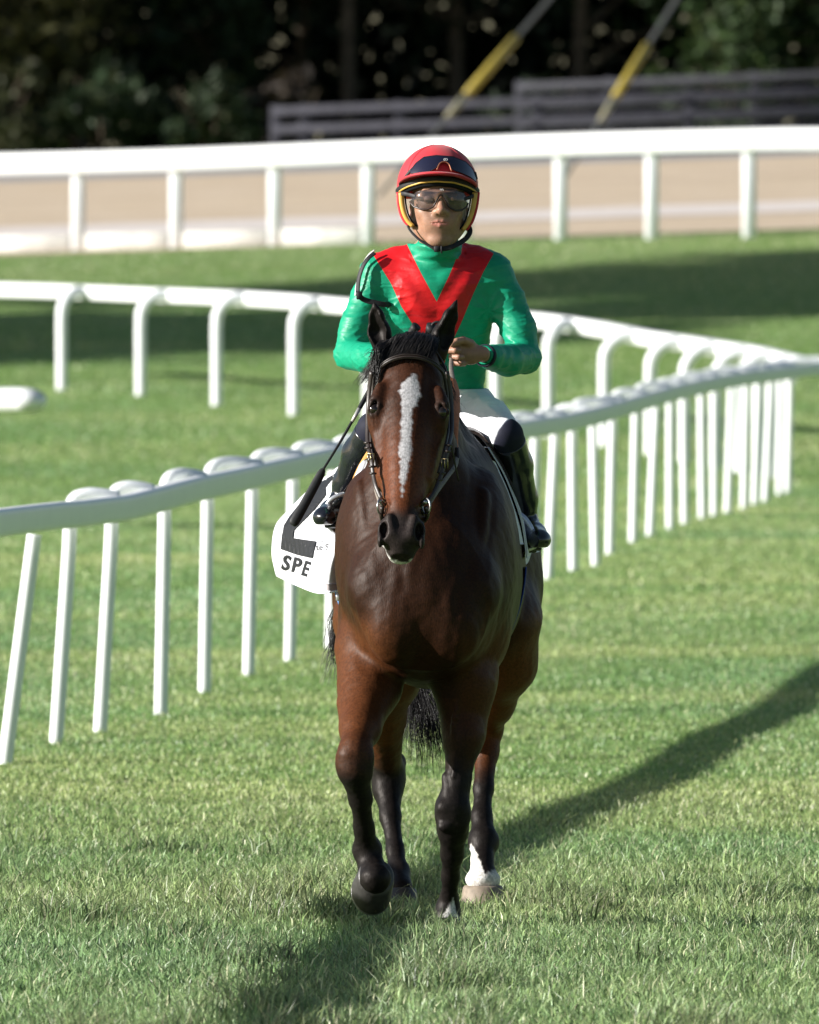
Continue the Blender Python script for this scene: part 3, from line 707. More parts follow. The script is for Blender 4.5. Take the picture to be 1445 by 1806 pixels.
# --- hind leg trailing (left)
LD = [np.array([-.10, 1.22, .86]), P(680, 1190, 1.40), P(675, 1265, 1.60), P(684, 1355, 1.78), P(684, 1390, 1.77), P(689, 1440, 1.70), P(697, 1500, 1.62), P(703, 1540, 1.56), P(708, 1568, 1.46)]
Fh.chain(LD[:4], [.13, .10, .062, .042], .05, sq=(HY, .75)); Fh.chain(LD[3:], [.046, .045, .030, .025, .033, .034], .022)
Fh.ell(P(687, 1372, 1.80), (.05, .05, .058), .02); Fh.ell(P(704, 1345, 1.82), (.022, .03, .03), .015)
def vein(pts, r=.006, k=.008):
    q = spline(pts, 14); Fh.chain(list(q), [r] * len(q), k)
vein([P(612, 1195, -.22), P(628, 1225, -.29), P(622, 1262, -.375), P(612, 1300, -.44)], .0055); vein([P(668, 1180, -.20), P(650, 1240, -.29), P(640, 1290, -.415)], .006)
vein([P(800, 1370, -.225), P(806, 1330, -.205), P(800, 1280, -.215), P(812, 1225, -.205)], .0055); vein([P(826, 1385, -.2), P(832, 1330, -.19), P(842, 1270, -.185)], .006)
for x_, y_, z_ in ((-.145, -.20, 1.30), (-.16, -.22, 1.15), (.215, -.22, 1.28)): vein([(x_, y_, z_), (x_ * .93 + .01, y_ - .06, z_ - .1), (x_ * .8 + .01, y_ - .11, z_ - .2)], .010, .02)
for A_, B_ in ((LA[5], LA[6]), (LB[6], LB[7]), (LC[5], LC[6]), (LD[5], LD[6])):        # flexor tendons behind the cannons
    o_ = np.array([0, .022, 0]); Fh.cone(A_ + o_ - (B_ - A_) * .6, B_ + o_ + (B_ - A_) * .5, .012, .011, .008)
# trim hidden lower ends under the hooves
Vh, Qh = Fh.mesh(); del Fh
_nv = np.cross(Vh[Qh[:, 2]] - Vh[Qh[:, 0]], Vh[Qh[:, 3]] - Vh[Qh[:, 1]]); Nh = np.zeros_like(Vh)
for _k2 in range(4): np.add.at(Nh, Qh[:, _k2], _nv)
Nh /= np.linalg.norm(Nh, axis=1, keepdims=True) + 1e-12
_body = sstep(.55, .8, Vh[:, 2]) * (Vh[:, 1] > -.52); _leg = sstep(.72, .5, Vh[:, 2])
Vh = Vh + Nh * ((.0018 * vnoise(Vh * (1, 1, .6), 17, 21) + .0012 * vnoise(Vh * (1.3, 1, .5), 48, 22)) * _body + (.0005 * vnoise(Vh * (1, 1, .7), 60, 23) + .0004 * vnoise(Vh, 130, 24)) * _leg + .0005 * vnoise(Vh, 90, 25))[:, None]
hc = (Vh - P0) @ Rh.T                         # head frame u, v, w of every vertex
isH = (hc[:, 0] > -.06) & (hc[:, 0] < .75) & (np.abs(hc[:, 1]) < .16) & (hc[:, 2] > -.2) & (hc[:, 2] < .1) & (Vh[:, 1] < -.3)
# coat: bay body, black points, white blaze and socks, grey muzzle (pattern of the hair itself)
bay = np.array([.023, .0080, .0034]); dark = np.array([.009, .0072, .0068]); red = np.array([.14, .040, .014]); white = np.array([.62, .60, .57]); grey = np.array([.05, .045, .045])
nz = vnoise(Vh, 9, 1)[:, None]; n2 = vnoise(Vh, 45, 2); n3 = vnoise(Vh, 160, 5)
Ch = np.tile(bay, (len(Vh), 1)) * (1 + .18 * nz)
def blend(c, m): 
    global Ch
    m = np.clip(m, 0, 1)[:, None]; Ch = Ch * (1 - m) + np.asarray(c) * m
front = Vh[:, 1] < .55
legm = sstep(.62, .44, Vh[:, 2] + .02 * n2); legh = sstep(.50, .36, Vh[:, 2] + .03 * n2)
blend([.105, .034, .0105], sstep(.98, .82, Vh[:, 2] + .03 * n2) * ~isH * sstep(-.05, .35, np.abs(Vh[:, 0] - .06) + (Vh[:, 1] > .9) * .3) * .85 * (1 - sstep(-.02, .12, Vh[:, 1]) * sstep(1.15, 1.0, Vh[:, 1])) * (1 - sstep(.11, .07, np.abs(Vh[:, 0] - .05)) * (Vh[:, 2] > .68)))
blend(dark, np.where(front, legm, legh) * ~isH)
blend([.04, .015, .009], sstep(1.25, 1.5, Vh[:, 2]) * ~isH * .7)
blend(red, isH * sstep(.30, .42, hc[:, 0]) * sstep(.60, .50, hc[:, 0]) * .75 * (hc[:, 2] > -.06))
blend([.05, .018, .009], isH * sstep(.30, .10, hc[:, 0]) * .5); blend([.09, .028, .011], isH * sstep(.2, .34, hc[:, 0]) * .6)
blend(dark, isH * sstep(.035, -.02, hc[:, 0]) * .8); blend(dark, (Vh[:, 2] > 1.70) & (Vh[:, 1] < 0))
blend([.022, .016, .014], isH * sstep(.548, .60, hc[:, 0] + .008 * n2 + .02 * np.abs(hc[:, 1]) / .05))
eyed = np.sqrt(((hc[:, 0] - .217) / .040) ** 2 + ((np.abs(hc[:, 1]) - .103) / .03) ** 2 + ((hc[:, 2] - .02) / .030) ** 2); blend([.02, .013, .011], isH * sstep(1.15, .6, eyed) * .85)
blend([.02, .014, .013], isH * (hc[:, 0] > .54) * sstep(.9, .6, np.abs(hc[:, 1]) / .04) * (hc[:, 2] < -.03) * .6)
blend([.55, .52, .50], isH * sstep(.600, .625, hc[:, 0]) * sstep(-.066, -.08, hc[:, 2] + .003 * n3))
pyv = 390 + (CAMH - Vh[:, 2]) * FPX / (DIST + Vh[:, 1]); pxv = 722.5 + Vh[:, 0] * FPX / (DIST + Vh[:, 1])
blend([.02, .015, .014], isH * (hc[:, 0] > .6))
blend([.6, .58, .56], isH * (hc[:, 0] > .6) * (hc[:, 2] < -.02) * sstep(-2, 2, pyv - np.interp(pxv, [668, 675, 683, 692, 705, 720, 730, 738], [948, 960, 977, 987, 991, 990, 984, 976]) - 2 * n3))
# blaze: centre line and half width down the face, ragged edge
bl_u = [.120, .135, .15, .18, .21, .24, .30, .36, .44, .50, .535]; bl_c = [.012, .010, .006, .004, .002, -.001, -.002, -.001, -.001, -.003, -.003]; bl_w = [0, .012, .026, .034, .029, .025, .024, .019, .015, .010, 0]
bc = np.interp(hc[:, 0], bl_u, bl_c); bw0 = np.interp(hc[:, 0], bl_u, bl_w) * .74; bw = bw0 + .004 * n3 + .005 * n2
blend([.37, .36, .37], isH * sstep(0.005, -.005, np.abs(hc[:, 1] - bc) - bw) * (hc[:, 2] > 0) * (bw0 > .0005) * (hc[:, 0] > .115) * (hc[:, 0] < .54))
# socks: planted hind (tall white pastern), planted fore (white splash in front)
pc = P(852, 1530, 1.28); dd = Vh - pc
sock = (np.abs(dd[:, 0]) < .12) & (np.abs(dd[:, 1]) < .25)
xx = (Vh[:, 0] - P(848, 1530, 1.28)[0]); zz = (1600 - 390 - (CAMH - Vh[:, 2]) * FPX / (DIST + 1.28)) * -1 + 0
pyv = 390 + (CAMH - Vh[:, 2]) * FPX / (DIST + Vh[:, 1]); pxv = 722.5 + Vh[:, 0] * FPX / (DIST + Vh[:, 1])
top_l = np.interp(pxv, [826, 832, 840, 848, 856, 862, 885], [1500, 1490, 1502, 1522, 1542, 1537, 1536]) + 3 * n3
blend(white, sock * sstep(-3, 3, pyv - top_l))
blend([.30, .26, .20], sock * sstep(1568, 1590, pyv) * .5)
s2 = (np.abs(Vh[:, 1] + .02) < .14) & (pxv > 760) & (pxv < 815) & (Vh[:, 2] < .3)
blend(white, s2 * sstep(-3, 3, pyv - np.interp(pxv, [770, 778, 785, 790, 796, 800, 804, 812], [1622, 1614, 1610, 1600, 1592, 1583, 1607, 1620]) - 2 * n3))
def coat_mat():
    m = mat('bay_coat', (.08, .03, .01), .49, .14, attr=True, noise=(150, .35), bump=[(300, .45, .0015, (1, .6, .25)), (75, .16, .003, (1, 1, .5)), (22, .2, .008)])
    b = m.node_tree.nodes['Principled BSDF']; b.inputs['Specular Tint'].default_value = (1, .93, .88, 1)
    return m
M['coat'] = coat_mat()
horse = obj('horse', Vh, Qh, M['coat'], loc=(.06, .5, 0), colr=Ch)
tag(horse, 'dark bay racehorse with a white blaze walking over the turf toward the camera', 'horse')
# eyes
M['eye'] = mat('horse_eye', (.010, .006, .004), .10, .5, coat=.3)
for sd_ in (-1, 1):
    mb = MB(); mb.sphere(Hd(.223, .097 * sd_, .012), .0215, 24); mb.build('eye', M['eye'], horse)
# hooves
M['hoof'] = mat('hoof_horn', (.040, .037, .036), .40, .45, noise=(50, .3), bump=(90, .3, .002)); M['hoof_pale'] = mat('pale_hoof_horn', (.24, .195, .15), .6, .3, noise=(40, .3), bump=(80, .3, .002))
M['shoe'] = mat('aluminium_shoe', (.3, .3, .3), .45, .5, metal=.8)
def hoof(c, r0, r1, h, tilt, yaw, m, back=.0):
    """truncated cone from coronet (c, r0) to sole (r1), leaning forward; tilt rotates it about x"""
    n = 28; V = []; ct, st = math.cos(tilt), math.sin(tilt); cy, sy = math.cos(yaw), math.sin(yaw)
    prof = [(0, r0 * .55, .004), (0, r0 * .93, .003), (.0, r0, -.002), (.15, r0 * 1.02, -h * .12), (.5, (r0 + r1) / 2, -h * .5), (.88, r1 * .99, -h * .88), (.96, r1 * .985, -h * .96), (1.0, r1 * .94, -h), (1.0, r1 * .8, -h), (1.0, r1 * .3, -h + .006)]
    for t, r, z in prof:
        for k in range(n):
            a = 2 * math.pi * k / n; x = math.cos(a) * r; y = math.sin(a) * r * 1.12 - t * h * .42 - (0 if math.sin(a) < 0 else 0)
            if math.sin(a) > .0: y = y * (1 - .12 * math.sin(a))
            y2 = y * ct - z * st; z2 = y * st + z * ct; V.append((c[0] + x * cy - y2 * sy, c[1] + x * sy + y2 * cy, c[2] + z2))
    Q = [(i * n + k, i * n + (k + 1) % n, (i + 1) * n + (k + 1) % n, (i + 1) * n + k) for i in range(len(prof) - 1) for k in range(n)]
    T_ = [(0, k + 1, k) for k in range(1, n - 1)] + [((len(prof) - 1) * n, (len(prof) - 1) * n + k, (len(prof) - 1) * n + k + 1) for k in range(1, n - 1)]
    V = np.array(V); o = obj('hoof', V, [np.array(Q)[:, ::-1], np.array(T_)[:, ::-1]], m, horse)
    L = len(prof); mb = MB(); ring = V[(L - 3) * n:(L - 2) * n]; cen = ring.mean(0); dn = (cen - V[:n].mean(0)); dn /= np.linalg.norm(dn)
    keep = [k for k in range(n) if not (4 <= k <= 10)]; keep = list(range(11, n)) + list(range(0, 4))
    mb.strap(np.array([ring[k] * .94 + cen * .06 + dn * .003 for k in keep]), .012, .007, np.tile(dn, (len(keep), 1))); mb.build('horseshoe', M['shoe'], o)
hoof(P(664, 1546, -.350), .054, .061, .070, math.radians(71), math.radians(16), M['hoof'])
hoof(P(788, 1618, -.025), .040, .052, .07, math.radians(4), 0, M['hoof'])
hoof(P(852, 1564, 1.235), .060, .071, .07, 0, 0, M['hoof_pale'])
hoof(P(710, 1570, 1.43), .043, .055, .065, math.radians(-10), 0, M['hoof'])
# hair
M['hair'] = mat('black_horsehair', (.010, .008, .007), .38, .5, noise=(30, .3))
def rn(s=1): return rng.normal(0, s, 3)
st = []; yF = -.40
for i in range(1500):      # forelock, swept to the left of the photo
    t = rng.uniform(0, 1); x0 = 688 + 88 * t; b0 = P(x0, 602 - 12 * math.sin(t * 3.1) + rng.normal(0, 3), -.345 + rng.uniform(-.05, .04)); r = rng.uniform(0, 1)
    x1 = x0 - (12 + 48 * r) * (.55 + .45 * (1 - t)) - 12 * (1 - t); y1 = 632 + 16 * r ** 2 + (16 * (1 - t) ** 2 + rng.normal(0, 3))
    vv = (x1 - 724) / 609.; e = Hd(.055 + (y1 - 634) / 520, vv, -.045 + .101 * max(0, 1 - (abs(vv) / .108) ** 2.2) ** .45 + rng.uniform(.001, .008))
    md = b0 * .5 + e * .5 + np.array([.003, -.006, .010]) + rn(.0015); st.append([b0, md, e])
for i in range(230):     # long strands lying against the left ear and temple
    b0 = P(rng.uniform(672, 705), rng.uniform(598, 618), -.37); r = rng.uniform(0, 1); e = P(rng.uniform(650, 672), 630 + 55 * r, -.44 + rng.normal(0, .006)); st.append([b0, (b0 + e) / 2 + np.array([-.010, -.022, .010]) + rn(.003), e])
for i in range(36):     # flying wisps on the left
    b0 = P(rng.uniform(664, 690), rng.uniform(612, 640), -.40); e = P(rng.uniform(634, 660), rng.uniform(622, 700), -.43); st.append([b0, (b0 + e) / 2 + np.array([-.006, -.02, .012]) + rn(.003), e])
hair(st, rng.uniform(.0007, .0014, len(st)), 'forelock', M['hair'], horse, 7)
st = []
for i in range(520):      # mane along the crest, falling to the left of the photo
    t = rng.uniform(0, 1); c = np.array([.008, -.33, 1.708]) * (1 - t) + np.array([.062, .32, 1.50]) * t; c = c + np.array([0, 0, .035 * math.sin(t * 3.1)])
    l = rng.uniform(.09, .17); s_ = -1 if rng.uniform() < .8 else 1; st.append([c + rn(.008), c + np.array([s_ * .05, 0, .005]) + rn(.008), c + np.array([s_ * (.085 + rng.normal(0, .008)), .01, -l * .55]), c + np.array([s_ * (.105 + rng.normal(0, .01)), .01, -l])])
hair(st, rng.uniform(.001, .0018, len(st)), 'mane', M['hair'], horse, 7)
st = []
for i in range(620):      # tail, swung to the right between the hind legs
    a = P(rng.uniform(690, 745), rng.uniform(1150, 1215), 1.86); t = rng.uniform(0, 1) ; r = rng.uniform(0, 1)
    e = P(706 + 88 * t + rng.normal(0, 4), 1285 + 30 * t + rng.uniform(-35, 25) + 90 * r ** 2 * (1 - 1.1 * abs(t - .5)), 1.72 + rng.normal(0, .03))
    md = a * .5 + e * .5 + np.array([.012 * t + .01, .0, .02]) + rn(.006); st.append([np.array([.088, 1.88, 1.28]) + rn(.015), a + rn(.01), md, e])
for i in range(70):      # wisps seen past the left hip
    a = P(rng.uniform(592, 606), rng.uniform(1075, 1140), 1.86); e = P(rng.uniform(562, 598), rng.uniform(1130, 1215), 1.84); st.append([np.array([.05, 1.88, 1.25]) + rn(.01), a + (0, 0, .03), (a + e) / 2 + rn(.006), e])
hair(st, rng.uniform(.0009, .0018, len(st)), 'tail', M['hair'], horse, 10)

# ------------------------------------------------------------------ the jockey
YT = .85
FJ = Field(axis((-.22, -.03, .005), (-.03, .155, .0021), (.155, .42, .005)), axis((.10, .50, .0030), (.50, .58, .004), (.58, .68, .0021), (.68, 1.16, .005)), axis((1.0, 1.50, .006), (1.50, 1.76, .003), (1.76, 1.97, .005), (1.97, 2.31, .0021)))
# head and face
FJ.ell(P(773, 322, .745), (.077, .094, .100), .02); FJ.ell(P(774, 366, .720), (.0765, .080, .092), .03); FJ.ell(P(775, 402, .702), (.060, .062, .052), .03)
FJ.cone(P(737, 398, .72), P(762, 426, .665), .016, .013, .03); FJ.cone(P(813, 398, .72), P(789, 426, .665), .016, .013, .03)
FJ.ell(P(775, 423, .655), (.021, .018, .017), .022); FJ.ell(P(748, 374, .668), (.020, .022, .017), .022); FJ.ell(P(804, 374, .668), (.020, .022, .017), .022)
FJ.cone(P(750, 339, .650), P(802, 339, .650), .011, k=.018)
for px in (756.5, 797): FJ.ell(P(px, 352, .632), (.019, .014, .011), .014, cut=True)
for px in (756.5, 797): FJ.ell(P(px, 351.5, .652), (.0145, .013, .0125), .004); FJ.cone(P(px - 7, 353.5, .641), P(px + 7, 353.5, .641), .0022, k=.003)
FJ.cone(P(777, 346, .645), P(778, 369, .622), .0085, .0115, .016); FJ.ell(P(778, 371, .6165), (.0115, .010, .0095), .01)
for sx in (-1, 1): FJ.ell(P(778 + sx * 9, 373, .632), (.0085, .010, .0085), .008); FJ.ell(P(778 + sx * 5.5, 378.5, .6205), (.0045, .007, .003), .003, cut=True)
FJ.ell(P(776, 391, .650), (.042, .016, .026), .03)
FJ.cone(P(761, 392.6, .6355), P(772, 389.8, .6312), .0026, .0036, .005); FJ.cone(P(772, 389.8, .6312), P(781, 389.8, .6312), .0036, .0036, .005); FJ.cone(P(781, 389.8, .6312), P(791, 392.6, .6355), .0036, .0026, .005)
FJ.cone(P(763, 394.8, .6355), P(776, 397.5, .6312), .0028, .0048, .005); FJ.cone(P(776, 397.5, .6312), P(789, 394.8, .6355), .0048, .0028, .005)
FJ.cone(P(760, 393.6, .6335), P(776, 393.2, .6260), .0010, .0012, .0015, cut=True); FJ.cone(P(776, 393.2, .6260), P(792, 393.6, .6335), .0012, .0010, .0015, cut=True)
for sx, px in ((-1, 727), (1, 821)):
    FJ.ell(P(px, 372, .735), (.009, .022, .032), .01); FJ.ell(P(px + sx * 3, 370, .722), (.005, .010, .018), .005, cut=True)
FJ.chain([P(773, 405, .775), P(771, 450, .83), P(770, 480, .86)], [.056, .056, .064], .03)
for sx, c_ in ((-1, 776), (1, 778)): FJ.cone(P(c_ + sx * 13, 377, .637), P(c_ + sx * 21, 397, .652), .0016, .0012, .006, cut=True)
FJ.cone(P(771, 363, .60), P(785, 363, .60), .001, k=.001, cut=True)
# shared trunk and limbs; g grows the surface for clothing
ARM_R = [P(868, 485, .86), P(893, 530, .85), P(915, 580, .83), P(927, 632, .80), P(895, 635, .66), P(866, 630, .54), P(847, 625, .47)]
RAD_R = [.056, .056, .053, .046, .047, .036, .0255]
ARM_L = [P(670, 487, .86), P(650, 530, .85), P(630, 575, .83), P(617, 624, .80), P(650, 632, .66), P(676, 630, .54), P(698, 626, .47)]
RAD_L = [.055, .054, .051, .046, .045, .035, .0255]
def trunk(F, g, lo=0):
    z = lambda py: CAMH - (py - 390) * (DIST + YT) / FPX
    rows = []
    for py, c, hw_, dt, yb in ((768, 771, 68, .07, 1.12), (740, 771, 84, .10, 1.10), (715, 771, 88, .108, 1.07), (690, 770, 83, .10, 1.03), (650, 771, 86, .098, .97), (600, 771, 94, .102, .91), (545, 771, 101, .108, .87), (500, 770, 100, .105, .86), (470, 770, 90, .09, .86), (448, 770, 62, .07, .86), (432, 770, 42, .05, .86)):
        x = P(c, py, yb)[0]; rows.append((z(py), x, hw_ * (DIST + yb) / FPX + g, dt + g, yb))
    rows = np.array(rows)
    zs = np.linspace(rows[0, 0], rows[-1, 0], 200); ip = [np.convolve(np.pad(np.interp(zs, rows[:, 0], rows[:, j]), 9, 'edge'), np.hanning(21)[1:-1] / np.hanning(21).sum(), 'valid')[:200] for j in range(1, 5)]
    def fn(X, Y, Z):
        cx, a, b, cy = [np.interp(Z, zs, q) for q in ip]; q = (np.abs((X - cx) / a) ** 2.4 + np.abs((Y - cy) / b) ** 2.4) ** (1 / 2.4)
        return np.maximum((q - 1) * np.minimum(a, b), np.maximum(Z - zs[-1], zs[0] - Z))
    F.put(fn, (-.15, .65, zs[0]), (.36, 1.28, zs[-1]), .03)
def arms(F, g):
    for A, Rr in ((ARM_R, RAD_R), (ARM_L, RAD_L)):
        F.chain(A[:2], [Rr[0] + g, Rr[1] + g], .045); F.chain(A[1:], [r + g for r in Rr[1:]], .012)
    F.cone(P(700, 462, .87), P(672, 480, .86), .045 + g, .05 + g, .05); F.cone(P(838, 460, .87), P(866, 478, .86), .045 + g, .05 + g, .05)
trunk(FJ, -.008); arms(FJ, -.007)
HIP_R, KN_R = P(826, 728, 1.03), P(893, 768, .66); HIP_L, KN_L = P(716, 728, 1.03), P(660, 756, .66)
FJ.chain([HIP_R, KN_R], [.066, .038], .03); FJ.chain([HIP_L, KN_L], [.066, .038], .03)
SH_R = [KN_R, P(908, 820, .74), P(922, 880, .82), P(929, 926, .86)]; SH_L = [KN_L, P(636, 800, .72), P(614, 852, .78), P(601, 890, .80)]
for q in (SH_R, SH_L): FJ.chain(q, [.038, .040, .034, .026], .02)
FT_R = [P(932, 940, .88), P(940, 945, .76), P(952, 952, .63)]; FT_L = [P(600, 900, .82), P(588, 905, .70), P(572, 912, .58)]
for q in (FT_R, FT_L): FJ.chain(q, [.026, .028, .022], .012)
# hands: palm and five separate fingers closed on the reins
def hand(wr, s_):
    """wr wrist point; s_ = -1: the hand points to the left of the photo, +1 to the right"""
    o = wr; ex = np.array([s_ * .93, -.36, .02]); ex /= np.linalg.norm(ex); ey = np.array([ex[1] * s_, -ex[0] * s_, 0]); ey = ey if ey[1] < 0 else -ey; ez = np.array([0, 0, 1.])
    H = lambda a, b, c: o + ex * a + ey * b + ez * c
    FJ.cone(H(-.01, 0, 0), H(.02, .002, 0), .024, .024, .01, sq=(ey, 1.15))
    FJ.cone(H(.025, .0, .016), H(.068, .006, .022), .020, .017, .014, sq=(ey, 1.3)); FJ.cone(H(.025, 0, -.012), H(.066, .004, -.018), .021, .016, .014, sq=(ey, 1.3)); FJ.cone(H(.04, .004, 0), H(.066, .006, 0), .019, .016, .012)
    for i, (c, l1, l2, l3, r) in enumerate(((.029, .033, .025, .018, .0098), (.009, .037, .028, .019, .0100), (-.0105, .035, .026, .018, .0096), (-.029, .029, .021, .016, .0086))):
        k = H(.074 - .004 * i * (i > 1), .008, c); a = .35 + .1 * i
        p1 = k + ex * (l1 * math.cos(a)) + ey * (l1 * math.sin(a)) * .9; p2 = p1 + ey * l2 * .30 - ex * l2 * .92 * .6 + ey * l2 * .55; p3 = p2 - ex * l3 * .95 - ey * l3 * .35
        p2 = p1 + ey * l2 * .85 - ex * l2 * .5; p3 = p2 - ex * l3 * .85 - ey * l3 * .5
        FJ.cone(k - ex * .012, p1, r * 1.06, r, .0035); FJ.cone(p1, p2, r * 1.02, r * .92, .003); FJ.cone(p2, p3, r * .92, r * .8, .003); FJ.ell(k, (r * 1.15,) * 3, .004)
    FJ.cone(H(.03, .010, .030), H(.062, .030, .040), .0135, .0115, .010); FJ.cone(H(.062, .030, .040), H(.088, .042, .036), .0112, .0098, .003); FJ.cone(H(.088, .042, .036), H(.104, .046, .026), .0098, .008, .003)
    return H
HR = hand(P(845, 624, .455), -1); HLh = hand(P(700, 627, .455), 1)
Vj, Qj = FJ.mesh(); del FJ
skin = np.array([.33, .175, .115]); Cj = np.tile(skin, (len(Vj), 1)) * (1 + .09 * vnoise(Vj, 40, 3)[:, None] + .06 * vnoise(Vj, 160, 4)[:, None])
pyj = 390 + (CAMH - Vj[:, 2]) * FPX / (DIST + Vj[:, 1]); pxj = 722.5 + Vj[:, 0] * FPX / (DIST + Vj[:, 1])
def bj(c, m):
    global Cj
    m = np.clip(m, 0, 1)[:, None]; Cj = Cj * (1 - m) + np.asarray(c) * m
hd = Vj[:, 2] > 1.95
fr = hd & (Vj[:, 1] < .70)
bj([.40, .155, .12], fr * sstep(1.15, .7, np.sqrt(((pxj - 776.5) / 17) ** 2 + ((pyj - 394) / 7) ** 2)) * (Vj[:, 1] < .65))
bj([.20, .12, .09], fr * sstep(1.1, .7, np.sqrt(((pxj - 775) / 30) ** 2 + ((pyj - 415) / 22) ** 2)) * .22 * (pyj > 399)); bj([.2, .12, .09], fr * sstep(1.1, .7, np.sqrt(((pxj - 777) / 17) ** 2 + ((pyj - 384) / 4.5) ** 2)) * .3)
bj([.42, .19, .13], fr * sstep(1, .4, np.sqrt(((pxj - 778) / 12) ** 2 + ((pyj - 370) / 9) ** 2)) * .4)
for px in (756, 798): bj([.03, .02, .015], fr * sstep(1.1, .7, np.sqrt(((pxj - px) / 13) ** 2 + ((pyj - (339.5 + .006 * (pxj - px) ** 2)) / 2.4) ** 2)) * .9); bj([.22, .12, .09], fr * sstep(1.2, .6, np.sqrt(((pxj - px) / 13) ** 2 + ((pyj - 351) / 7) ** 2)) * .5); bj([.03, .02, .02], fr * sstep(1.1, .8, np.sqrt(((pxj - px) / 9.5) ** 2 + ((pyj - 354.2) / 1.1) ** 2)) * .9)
M['skin'] = mat('skin', (.4, .2, .13), .48, .4, attr=True, sub=.12, noise=(120, .07), bump=[(700, .3, .001), (150, .25, .0015)])
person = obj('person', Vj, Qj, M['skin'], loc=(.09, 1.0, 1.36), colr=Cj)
tag(person, 'jockey in green and red silks, red helmet and goggles sitting upright on the horse', 'person')

# --- silks
FS = Field(axis((-.27, .44, .0033)), axis((.42, 1.2, .0040)), axis((1.5, 2.06, .0033)))
trunk(FS, 0); arms(FS, 0)
FS.chain([P(773, 425, .79), P(771, 452, .835), P(770, 478, .86)], [.063, .064, .075], .02)
# folds: soft ridges pulled from the armpits, elbows and waist
FS.plane(np.array([0, 0, -1.]), P(770, 692, 1.0), .004)
wr = ARM_R[6] * .70 + ARM_R[5] * .30; dr = ARM_R[6] - ARM_R[5]; FS.plane(dr, wr, .003, wr - .06, wr + .075)
wl = ARM_L[6] * .70 + ARM_L[5] * .30; dl = ARM_L[6] - ARM_L[5]; FS.plane(dl, wl, .003, wl - .06, wl + .075)
FS.plane(np.array([0, -.32, 1.]), P(773, 429, .76), .006, (-.0, .6, 1.97), (.2, 1.0, 2.07))
Vs, Qs = FS.mesh(); del FS
def vnormals(V, Q):
    n = np.cross(V[Q[:, 2]] - V[Q[:, 0]], V[Q[:, 3]] - V[Q[:, 1]]); N = np.zeros_like(V)
    for k in range(4): np.add.at(N, Q[:, k], n)
    return N / (np.linalg.norm(N, axis=1, keepdims=True) + 1e-12)
Ns = vnormals(Vs, Qs); dsp = np.zeros(len(Vs))
def crease(t): return (np.abs(np.sin(t)) ** .7 - .6)
for (ax_, az_), s_ in ((P(862, 548, .8)[[0, 2]], 1), (P(684, 552, .8)[[0, 2]], -1)):
    dx, dz = Vs[:, 0] - ax_, Vs[:, 2] - az_; r = np.hypot(dx, dz); th = np.arctan2(dz, dx * -s_); r_w = np.exp(-(r / .075) ** 2) * sstep(0, .012, r)
    dsp += -.0050 * r_w * crease(th * 3.6 + 1.2 * np.sin(r * 40) + s_)
for A, s_ in ((ARM_R, 1), (ARM_L, -1)):
    c = A[3] + np.array([-s_ * .045, -.02, .03]); r = np.linalg.norm(Vs - c, axis=1); dsp += -.0045 * np.exp(-(r / .05) ** 2) * crease((Vs[:, 2] - c[2]) * 120 + (Vs[:, 0] - c[0]) * 70 * s_)
    t = np.clip(((Vs - A[3]) @ (A[6] - A[3])) / np.sum((A[6] - A[3]) ** 2), -.2, 1.2); near = np.exp(-(np.linalg.norm(Vs - (A[3] + t[:, None] * (A[6] - A[3])), axis=1) / .06) ** 4)
    dsp += -.0016 * near * sstep(.25, .5, t) * np.sin(t * 42 + 14 * Vs[:, 0] + 2 * np.sin(Vs[:, 2] * 60))
    t2 = np.clip(((Vs - A[0]) @ (A[3] - A[0])) / np.sum((A[3] - A[0]) ** 2), -.2, 1.2); near = np.exp(-(np.linalg.norm(Vs - (A[0] + t2[:, None] * (A[3] - A[0])), axis=1) / .07) ** 4)
    dsp += -.0012 * near * np.sin(t2 * 14 + 30 * Vs[:, 2] * s_ + 2 * np.sin(Vs[:, 1] * 40))
tor = np.exp(-((Vs[:, 0] - .08) / .12) ** 6) * (Vs[:, 2] < 1.93)
dsp += -.0030 * tor * sstep(1.74, 1.60, Vs[:, 2]) * crease(Vs[:, 2] * 62 + 9 * Vs[:, 0] + 1.5 * np.sin(Vs[:, 0] * 25))
dsp += -.0020 * tor * sstep(1.66, 1.80, Vs[:, 2]) * np.sin(Vs[:, 2] * 55 - 34 * np.abs(Vs[:, 0] - .082) + 2 * np.sin(Vs[:, 0] * 22)) 
cn = np.hypot(Vs[:, 0] - .083, Vs[:, 1] - .82); dsp += -.0022 * (cn < .085) * sstep(1.93, 1.955, Vs[:, 2]) * np.sin(Vs[:, 2] * 210 + 8 * Vs[:, 0])
def folds(V, sc, seed, st=(1, 1, 1.8)): return np.maximum(0, 1 - 2.2 * np.abs(vnoise(V * np.array(st), sc, seed))) ** 2
upper = np.clip(1 - np.exp(-((Vs[:, 0] - .08) / .10) ** 4) * sstep(1.72, 1.80, Vs[:, 2]) * .7, .3, 1)
dsp += .0024 * folds(Vs, 24, 31, (.8, .8, 2.2)) * upper + .0014 * folds(Vs, 52, 32, (.7, .7, 1.6)) * upper - .0012
Vs = Vs + Ns * dsp[:, None]
pys = 390 + (CAMH - Vs[:, 2]) * FPX / (DIST + Vs[:, 1]); pxs = 722.5 + Vs[:, 0] * FPX / (DIST + Vs[:, 1])
inn = np.interp(pys, [412, 427, 482, 532], [736, 716, 743, 770.5]); inn_r = np.interp(pys, [412, 427, 485, 532], [824, 817, 793, 770.5])
out = np.interp(pys, [425, 447, 500, 540, 570, 620, 690], [690, 657, 690, 708, 727, 757, 770]); out_r = np.interp(pys, [425, 447, 479, 518, 564, 620, 690], [840, 871, 853, 835, 816, 790, 771])
